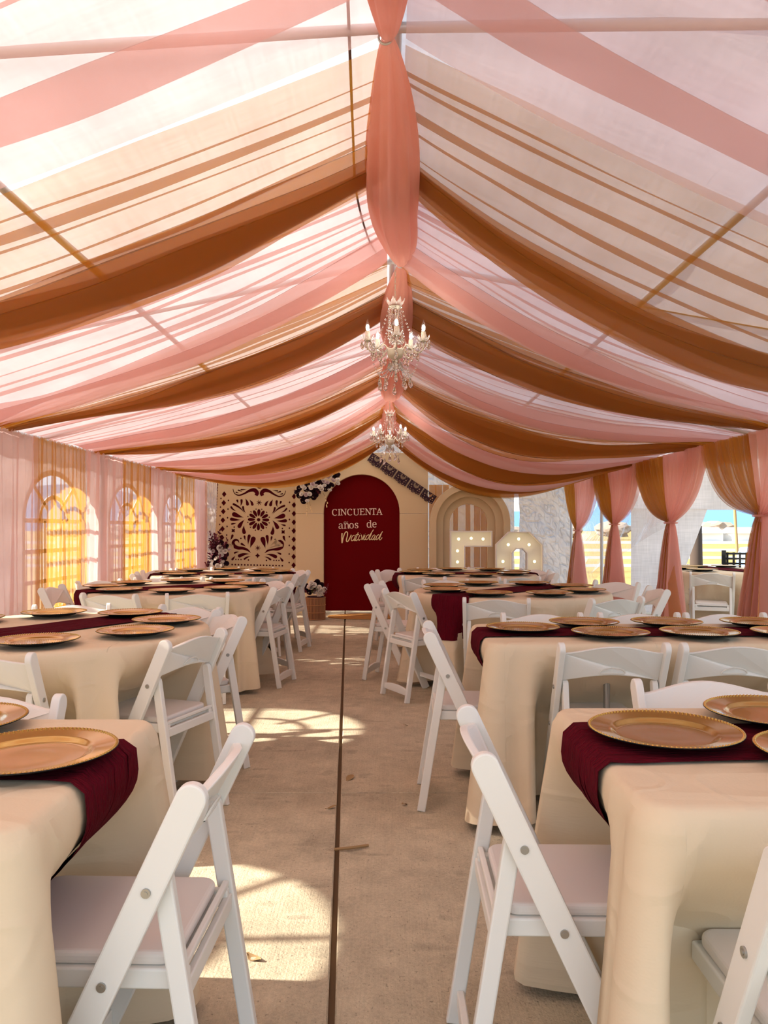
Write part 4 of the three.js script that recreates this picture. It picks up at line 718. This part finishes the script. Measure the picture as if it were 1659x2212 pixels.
{
  const px = 0.0066, rnd = rngOf(78), Z = (zx, zy) => [(440 + zx / 23.7 - 835) * px, EYE + (1142 - 1150 - zy / 23.7) * px], C = Z(850, 1200), list = [];
  for (const [a, b, s] of [[900, 780, 0.046], [960, 960, 0.036], [1170, 950, 0.034], [960, 1130, 0.036], [740, 1310, 0.042], [1030, 1500, 0.036], [790, 1690, 0.036], [990, 1690, 0.036], [1390, 870, 0.026], [560, 950, 0.026]]) { const [x, y] = Z(a, b); list.push([x - C[0], y - C[1], 0.09, s, a === 1390 || a === 560 ? 'p' : 'w']); }
  for (const [a, b] of [[750, 1060], [1190, 760], [1040, 1300], [1150, 1100], [700, 1540], [900, 560], [1150, 1600], [860, 1480], [620, 1250], [700, 800], [980, 1900], [760, 1900]]) { const [x, y] = Z(a, b); list.push([x - C[0], y - C[1], 0.04, 0.05, 'd']); }
  for (let i = 0; i < 22; i++) { const [x, y] = Z(450 + rnd() * 900, 500 + rnd() * 1200); list.push([x - C[0] - 0.04, y - C[1], 0.02 + 0.05 * rnd(), 0.9, 'b']); }
  for (const [a, b] of [[700, 500], [560, 450], [850, 250], [500, 640], [420, 1350], [560, 1150], [150, 1680]]) { const [x, y] = Z(a, b); list.push([x - C[0], y - C[1] - 0.03, 0.03, 0.9, 'b']); }
  const g = thing('flower_stand', 'white roses with burgundy sprays on a stand beside the cut-out panel', 'flowers', V(C[0], 0, 10.95));
  const b = new THREE.Group(); b.name = 'arrangement'; b.position.y = C[1]; g.add(b); bouquet(b, [0, -0.3], list, rnd);
  part('pedestal', lathe([[0.0001, 0.001], [0.15, 0.001], [0.15, 0.02], [0.03, 0.04], [0.022, 0.5], [0.10, C[1] - 0.22], [0.12, C[1] - 0.2], [0.0001, C[1] - 0.19]], 20), M.black, g);
}
{
  const px = 0.00625, D = 10.42, X = (681 - 835) * px, g = thing('bamboo_basket', 'round bamboo slat basket on the floor beside the red door', 'basket', V(X, 0, D));
  const r = 0.132, h = 0.30;
  part('liner', lathe([[0.0001, 0.004], [r * 0.93, 0.004], [r * 0.96, h - 0.01], [r * 0.9, h - 0.01], [r * 0.86, 0.03], [0.0001, 0.03]], 32), M.bambooDark, g);
  const slat = box(0.011, h, 0.005, 0, h / 2 + 0.002, 0, 0.0015);
  for (let i = 0; i < 44; i++) { const a = i / 44 * 6.283, s = part('slat', slat, M.bamboo, g); s.position.set(r * Math.sin(a), 0, r * Math.cos(a)); s.rotation.y = a; }
  for (const y of [0.012, 0.1, 0.2, h]) part('hoop', new THREE.TorusGeometry(r + 0.003, 0.005, 6, 48).rotateX(Math.PI / 2).translate(0, y, 0), M.bamboo, g);
  const rnd = rngOf(79), list = [], Z = (zx, zy) => [(640 + zx / 8.295 - 835) * px - X, EYE + (1142 - 1240 - zy / 8.295) * px - h - 0.02];
  for (const [a, b] of [[270, 165], [230, 220], [280, 235], [410, 245], [355, 320], [430, 295], [510, 270], [415, 370], [480, 350], [320, 190]]) { const [x, y] = Z(a, b); list.push([x, y, 0.06, 0.036, 'w']); }
  for (const [a, b] of [[375, 150], [340, 185], [380, 195], [450, 195], [180, 220], [170, 300], [230, 330], [300, 290], [430, 210]]) { const [x, y] = Z(a, b); list.push([x, y, 0.02, 0.04, 'd']); }
  for (let i = 0; i < 10; i++) list.push([(rnd() - 0.6) * 0.14, 0.0 + rnd() * 0.08, 0.05, 0.55, i % 3 ? 'g' : 'b']);
  for (const [a, b] of [[560, 310], [540, 380]]) { const [x, y] = Z(a, b); list.push([x - 0.04, y, 0.06, 0.6, 'b']); }
  const f = thing('basket_flowers', 'white roses and dark blooms filling the bamboo basket', 'flowers', V(X, h + 0.02, D)); bouquet(f, [0, -0.1], list, rnd);
  part('foam', new THREE.CylinderGeometry(r * 0.84, r * 0.84, 0.05, 24).translate(0, -0.03, 0), M.dark, f);
}
{ // jute mat in front of the door
  const g = lathe([[0.0001, 0.001], [0.52, 0.001], [0.525, 0.006], [0.52, 0.012], ...Array.from({ length: 26 }, (_, i) => [0.51 - i * 0.0204, 0.012 + 0.003 * (i % 2)]), [0.0001, 0.013]], 64);
  const p = g.attributes.position, uv = g.attributes.uv; for (let i = 0; i < p.count; i++) uv.setXY(i, Math.atan2(p.getZ(i), p.getX(i)) * 3, Math.hypot(p.getX(i), p.getZ(i)) * 6);
  const m = single('jute_mat', g.scale(1, 1, 0.62), M.jute, 'round woven jute mat on the floor at the red door', 'mat'); m.position.set(-0.30, 0.0005, -10.72);
}

// ---------------------------------------------------------------- chandeliers
function makeChandelier() {
  const root = new THREE.Group(); root.name = 'chandelier'; root.userData = { category: 'chandelier' };     // origin at the bottom of the bowl
  part('bowl', lathe([[0.0001, -0.055], [0.012, -0.052], [0.02, -0.04], [0.016, -0.025], [0.026, -0.012], [0.05, 0.0], [0.058, 0.02], [0.062, 0.045], [0.066, 0.05], [0.062, 0.054], [0.03, 0.056], [0.012, 0.075], [0.009, 0.12], [0.0001, 0.12]], 28), M.ivory, root);
  part('column', lathe([[0.009, 0.1], [0.03, 0.13], [0.018, 0.16], [0.034, 0.20], [0.028, 0.24], [0.016, 0.27], [0.026, 0.30], [0.022, 0.34], [0.009, 0.355], [0.0001, 0.355]], 18), M.crystal, root);
  part('top_disc', lathe([[0.0001, 0.352], [0.046, 0.356], [0.05, 0.362], [0.02, 0.368], [0.0001, 0.37]], 24), M.ivory, root);
  const petal = (len, w) => gridGeo(5, 4, (u, v) => [(v - 0.5) * w * Math.sin(Math.PI * (0.15 + 0.8 * u)), 0.7 * len * u * u + 0.012 * Math.cos((v - 0.5) * 3), len * (0.25 + 0.75 * u)]);
  const crown = []; for (let i = 0; i < 8; i++) crown.push(petal(0.07, 0.05).rotateY(i / 8 * 6.283).translate(0, 0.362, 0));
  part('crown', merge(crown), M.crystalLeaf, root, 'clear glass petals');
  const dropG = merge([new THREE.OctahedronGeometry(0.006, 0).translate(0, -0.006, 0), lathe([[0.0001, -0.048], [0.007, -0.042], [0.0085, -0.034], [0.005, -0.02], [0.0001, -0.012]], 6)]).scale(1.35, 1.35, 1.35);
  const bead = new THREE.OctahedronGeometry(0.0088, 0);
  const strand = (a, b, sag, n) => { const g = []; for (let i = 0; i <= n; i++) { const t = i / n, p = a.clone().lerp(b, t); p.y -= sag * Math.sin(Math.PI * t); g.push(bead.clone().translate(p.x, p.y, p.z)); } return mergeGeometries(g); };
  const armPts = [[0.05, 0.045], [0.085, 0.085], [0.12, 0.055], [0.165, 0.022], [0.205, 0.05], [0.208, 0.1]].map(([r, y]) => new THREE.Vector3(r, y, 0));
  const arm = tube(armPts, 0.0055, 30, 7), sleeve = lathe([[0.0001, 0.098], [0.026, 0.1], [0.027, 0.104], [0.0165, 0.106], [0.0165, 0.168], [0.0001, 0.168]], 18).translate(0.208, 0, 0);
  const bulb = lathe([[0.0095, 0.168], [0.014, 0.178], [0.0175, 0.195], [0.015, 0.215], [0.0075, 0.235], [0.0025, 0.252], [0.0001, 0.256]], 14).translate(0.208, 0, 0), fil = new THREE.SphereGeometry(0.0115, 12, 10).scale(1, 2, 1).translate(0.208, 0.196, 0);
  const dish = []; for (let i = 0; i < 9; i++) dish.push(petal(0.045, 0.03).rotateY(i / 9 * 6.283).translate(0.208, 0.1, 0));
  const dishG = merge(dish);
  for (let k = 0; k < 5; k++) {
    const A = part('arm', arm, M.ivory, root); A.rotation.y = k / 5 * 6.283 + 0.42;
    part('candle_sleeve', sleeve, M.ivory, A); part('drip_dish', dishG, M.crystalLeaf, A, 'clear glass dish');
    part('flame_bulb', bulb, M.bulbGlass, A, 'clear flame-shaped bulb'); part('glowing_filament', fil, M.glow, A);
    const l = new THREE.PointLight(lin(1, 0.9, 0.75), 0.05, 8, 2); l.position.set(0.208, 0.196, 0); l.castShadow = true; A.add(l);
    const ds = []; for (let i = 0; i < 7; i++) { const a = i / 7 * 6.283; ds.push(dropG.clone().translate(0.208 + 0.043 * Math.cos(a), 0.108, 0.043 * Math.sin(a))); }
    for (const r of [0.12, 0.165]) ds.push(dropG.clone().scale(1.25, 1.25, 1.25).translate(r, 0.04, 0));
    part('crystal_drops', merge(ds), M.crystal, A, 'cut crystal drops').userData.kind = 'stuff';
    part('bead_strand', merge([strand(new THREE.Vector3(0.045, 0.355, 0), new THREE.Vector3(0.19, 0.105, 0), 0.07, 15), strand(new THREE.Vector3(0.02, -0.03, 0), new THREE.Vector3(0.208, 0.09, 0), 0.17, 20), strand(new THREE.Vector3(0.018, -0.035, 0.01), new THREE.Vector3(0.11, -0.11, 0.05), 0.02, 9), strand(new THREE.Vector3(0.19, 0.10, 0), new THREE.Vector3(0.19 * Math.cos(1.2566), 0.10, -0.19 * Math.sin(1.2566)), 0.09, 18), strand(new THREE.Vector3(0.04, 0.35, 0.02), new THREE.Vector3(0.03, 0.14, 0.05), -0.02, 13)]), M.crystal, A, 'string of crystal beads').userData.kind = 'stuff';
  }
  const low = []; for (let i = 0; i < 10; i++) { const a = i / 10 * 6.283; low.push(dropG.clone().scale(1.1, 1.1, 1.1).translate(0.045 * Math.cos(a), -0.02 - 0.01 * (i % 2), 0.045 * Math.sin(a)), dropG.clone().scale(1.35, 1.35, 1.35).translate(0.115 * Math.cos(a + 0.2), -0.115 - 0.025 * (i % 3), 0.115 * Math.sin(a + 0.2))); }
  part('lower_drops', merge(low), M.crystal, root, 'long crystal drops below the bowl').userData.kind = 'stuff';
  return root;
}
{
  const proto = makeChandelier();
  for (const [x, y, d, s, turn, hook, label] of [[0.062, 2.455, 5.5, 1.0, 0.55, 3.16, 'ivory chandelier with crystal drops hanging between the ridge ties, bowl fully visible'], [0.04, 2.275, 9.5, 1.0, 1.2, 2.92, 'crystal chandelier hanging before the plum bunting and backdrop wall']]) {
    const c = place(proto, V(x, y, d), turn, label, 'crystal chandeliers'); c.scale.setScalar(s);
    const links = [], n = Math.round((hook - y - 0.37 * s) / 0.024); for (let i = 0; i < n; i++) links.push(new THREE.TorusGeometry(0.009, 0.0022, 5, 10).scale(0.7, 1.5, 1).rotateY(i % 2 ? 1.57 : 0).translate(0, 0.375 + 0.012 + i * 0.0235, 0));
    part('chain', merge(links), M.ivory, c);
  }
}

// ---------------------------------------------------------------- outside: fence, second canopy, truck, tree, far trees and hills
{
  const canopy = struct('roof', null, null, 'white canopy roof over the outside table');
  part('roof_panel', gridGeo(20, 12, (u, v) => { const x = lerp(3.15, 7.2, u), d = lerp(4.2, 11.05, v); return [x, 2.12 + 0.42 * Math.sin(Math.PI * u) - 0.03 * Math.sin(Math.PI * v), -d, x, d]; }), M.tarp, canopy);
  const end = struct('wall_side', null, null, 'white canopy end wall with a wide low opening');
  part('header', gridGeo(30, 10, (u, v) => { const x = lerp(3.5, 7.2, u), y = lerp(1.50, 2.12 + 0.42 * Math.sin(Math.PI * u), v); return [x, y, -11.06 + 0.02 * Math.sin(x * 5), x, y]; }), M.tarp, end);
  part('wall_sheet', gridGeo(30, 40, (u, v) => { const y = lerp(0.02, 1.52, v), x1 = lerp(3.95, 4.62, Math.pow(v, 0.8)), x = lerp(3.5, x1, u); return [x, y, -11.04 + 0.05 * Math.sin(u * 9 + v * 2) * (1 - v * 0.5), x, y]; }), M.tarp, end);
  for (const [x, d] of [[7.1, 11.0], [7.1, 4.3], [3.25, 11.0]]) part('post', bar(V(x, -0.1, d), V(x, 2.15, d), 0.025), M.pipe, end);
  // clear plastic side sheet pulled aside between the tied curtains
  single('plastic_sheet', gridGeo(40, 60, (u, v) => { const d = lerp(12.6, 8.2, u), yt = 1.93 - 0.1 * Math.sin(Math.PI * u), yb = lerp(0.02, 1.35, Math.pow(u, 0.7)), y = lerp(yb, yt, v); const w = Math.abs(vnoise(d * 1.6 + y * 2, y * 2.5, 33) - 0.5) * 0.25; return [3.12 + w, y, -d, d, y]; }), M.vinyl, 'clear creased plastic side sheet hitched up behind the tied curtains', 'plastic sheet');
  // white rail fence
  const f = thing('rail_fence', 'white four-rail field fence beyond the tent', 'fence', V(0, -0.12, 24));
  for (let x = -42; x <= 60; x += 3.1) part('post', box(0.13, 1.1, 0.13, x + 0.75, 0.55, 0, 0.01), M.fence, f);
  for (const y of [0.2, 0.45, 0.68, 0.92]) part('rail', box(102, 0.085, 0.05, 9, y, 0), M.fence, f);
  const f2 = thing('rail_fence', 'white four-rail field fence seen through the arched windows', 'fence', V(-15, -0.12, 6), Math.PI / 2);
  for (let x = -18; x <= 18; x += 3.1) part('post', box(0.13, 1.25, 0.13, x, 0.62, 0, 0.01), M.fence, f2);
  for (const y of [0.25, 0.52, 0.8, 1.08]) part('rail', box(40, 0.1, 0.05, 0, y, 0), M.fence, f2);
  single('field_pole', bar(V(10.75, -0.12, 23.5), V(10.55, 3.4, 23.5), 0.045, 8), M.twig, 'slender tan pole standing at the field fence', 'pole');
  // bare tree
  const tr = thing('bare_tree', 'dark bare tree standing just beyond the canopy opening', 'tree', V(5.72, -0.12, 14.2)); {
    const r = rngOf(5), list = []; const grow = (p, dir, len, rad, dep) => { const q = p.clone().addScaledVector(dir, len); list.push([p, q, rad]); if (dep) for (let i = 0; i < (dep > 3 ? 3 : 2); i++) { const nd = dir.clone().add(new THREE.Vector3((r() - 0.5) * 1.5, (r() - 0.2) * 0.7, (r() - 0.5) * 1.5)).normalize(); grow(q, nd, len * (0.65 + 0.2 * r()), rad * 0.6, dep - 1); } };
    grow(new THREE.Vector3(0, 1.3, 0), new THREE.Vector3(-0.2, 1, 0.1).normalize(), 1.0, 0.10, 5);
    part('trunk', lathe([[0.19, 0], [0.13, 0.2], [0.11, 0.8], [0.10, 1.4], [0.0001, 1.42]], 12), M.bark, tr);
    part('branches', merge(list.map(([a, b, q]) => bar(a, b, q, 5))), M.bark, tr);
  }
  // truck beyond the canopy
  const tk = thing('pickup_truck', 'pale blue pickup truck parked by the field fence', 'truck', V(8.1, -0.12, 14.6), 0.3); {
    const side = poly([[-1.05, 0.42], [-1.02, 0.82], [-0.95, 0.98], [0.15, 1.08], [0.62, 1.62], [1.75, 1.66], [1.95, 1.1], [3.9, 1.08], [3.95, 0.45]]);
    part('body', extrude(side, 1.75, 0.05, 2).translate(0, 0, -0.87), M.truck, tk);
    part('side_window', extrude(poly([[0.42, 1.14], [0.72, 1.54], [1.68, 1.57], [1.8, 1.14]]), 1.79).translate(0, 0, -0.895), M.glassDark, tk);
    part('windscreen', box(0.03, 0.62, 1.5, 0.36, 1.36, 0).rotateZ(0), M.glassDark, tk);
    for (const [x, z] of [[-0.35, 0.8], [-0.35, -0.8], [3.1, 0.8], [3.1, -0.8]]) { const w = part('wheel', new THREE.CylinderGeometry(0.38, 0.38, 0.24, 24).rotateX(Math.PI / 2).translate(x, 0.38, z), M.black, tk); part('hub', new THREE.CylinderGeometry(0.2, 0.2, 0.26, 16).rotateX(Math.PI / 2).translate(x, 0.38, z), M.steel, w); }
    for (const s of [-1, 1]) { const m = part('wing_mirror', box(0.12, 0.2, 0.26, 0.35, 1.22, s * 1.06, 0.03), M.black, tk); part('mirror_arm', box(0.05, 0.05, 0.2, 0.38, 1.18, s * 0.9), M.black, m); }
    part('bumper', box(0.1, 0.2, 1.7, -1.08, 0.52, 0, 0.02), M.steel, tk);
    for (const s of [-1, 1]) part('headlight', box(0.05, 0.14, 0.3, -1.03, 0.8, s * 0.66, 0.01), M.fence, tk);
  }
  // black lattice garden chair
  const gc = thing('lattice_chair', 'black lattice garden chair standing outside the canopy', 'chair', V(5.48, -0.12, 11.9), -0.3); {
    for (const [x, z] of [[-0.25, 0.25], [0.25, 0.25], [-0.25, -0.25], [0.25, -0.25]]) part('leg', box(0.05, 0.45, 0.05, x, 0.225, z), M.black, gc);
    part('seat', box(0.56, 0.04, 0.56, 0, 0.46, 0, 0.01), M.black, gc);
    for (const x of [-0.27, 0.27]) part('post', box(0.06, 0.56, 0.05, x, 0.74, 0.26), M.black, gc);
    for (let i = 0; i < 7; i++) part('slat', box(0.52, 0.03, 0.02, 0, 0.52 + i * 0.075, 0.26), M.black, gc);
    for (let i = 0; i < 6; i++) part('slat', box(0.03, 0.5, 0.02, -0.22 + i * 0.088, 0.74, 0.262), M.black, gc);
  }
  // far scrub trees, sheds, mountains
  const r = rngOf(66), crown = (s) => { const g = new THREE.IcosahedronGeometry(1, 3), p = g.attributes.position; for (let i = 0; i < p.count; i++) { const v = new THREE.Vector3().fromBufferAttribute(p, i), k = 0.75 + 0.5 * vnoise(v.x * 3 + s, v.y * 3 + v.z * 2.3, 91); p.setXYZ(i, v.x * k, v.y * k, v.z * k); } g.computeVertexNormals(); return g; };
  const cr = [crown(1), crown(5), crown(9)];
  for (let i = 0; i < 27; i++) {
    const D = 92 + 5 * r(), x = -66 + i * 6.2 + r(), h = 2.6 + 1.6 * r(), t = thing('field_tree', 'far brown leafless tree in the hedgerow across the field', 'tree', V(x, -0.12, D), 0, 'far hedgerow trees');
    const c = part('crown', cr[i % 3], M.scrub, t); c.scale.set(2.4, h * 0.27, 1.6); c.position.y = h * 0.32; part('trunk', new THREE.CylinderGeometry(0.12, 0.2, h * 0.3, 6).translate(0, h * 0.15, 0), M.bark, t);
  }
  for (const [x, D] of [[34.5, 84], [38.8, 84]]) { const s = thing('field_shed', 'low white shed far across the field', 'shed', V(x, -0.12, D), 0.2, 'far white sheds'); part('wall', box(3.4, 0.9, 2.4, 0, 0.45, 0), M.fence, s); part('roof', extrude(poly([[-1.4, 0.85], [1.4, 0.85], [0, 1.5]]), 3.8).rotateY(Math.PI / 2).translate(-1.9, 0, 0), M.whitePrint, s); }
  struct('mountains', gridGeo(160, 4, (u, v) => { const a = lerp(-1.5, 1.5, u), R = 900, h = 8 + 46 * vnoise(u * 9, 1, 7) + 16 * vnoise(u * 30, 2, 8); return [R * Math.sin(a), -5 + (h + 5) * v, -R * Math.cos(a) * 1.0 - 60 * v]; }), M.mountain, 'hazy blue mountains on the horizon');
}

// ---------------------------------------------------------------- litter on the floor
{
  const leafG = (s, seed) => gridGeo(6, 4, (u, v) => { const w = Math.sin(Math.PI * clamp(u, 0.05, 0.95)) * 0.5; return [(u - 0.5) * s, 0.004 + 0.006 * Math.sin(u * 4 + seed) + 0.008 * (v - 0.5) ** 2, (v - 0.5) * s * w]; });
  for (const [x, d, s, a, label] of [[-0.18, 3.78, 0.075, 1.2, 'brown dry leaf lying near the floor joint crossing'], [-0.245, 3.38, 0.05, 0.2, 'curled dry leaf lying beside the long floor joint'], [0.08, 3.42, 0.04, 0.9, 'small yellow leaf lying on the aisle slab'], [-0.38, 2.20, 0.06, -0.7, 'crumpled dry leaf lying by the chair at the table end'], [0.12, 4.8, 0.035, 0.5, 'tiny leaf scrap lying in the sunlit aisle']]) { const m = single('dry_leaf', leafG(s, x * 9), M.twig, label, 'leaf', 'dry leaves on the floor'); m.position.set(x, 0.001, -d); m.rotation.y = a; }
  const tw = single('twig', tube([new THREE.Vector3(-0.06, 0.008, 0), new THREE.Vector3(0, 0.012, -0.004), new THREE.Vector3(0.035, 0.010, -0.02), new THREE.Vector3(0.07, 0.009, -0.035)], 0.0055, 14, 6), M.twig, 'short pale twig lying beside the long floor joint', 'twig'); tw.position.set(-0.14, 0, -2.93);
}

scene.traverse((o) => { if (o.isMesh) { o.castShadow = true; o.receiveShadow = true; } });
renderer.render(scene, camera);
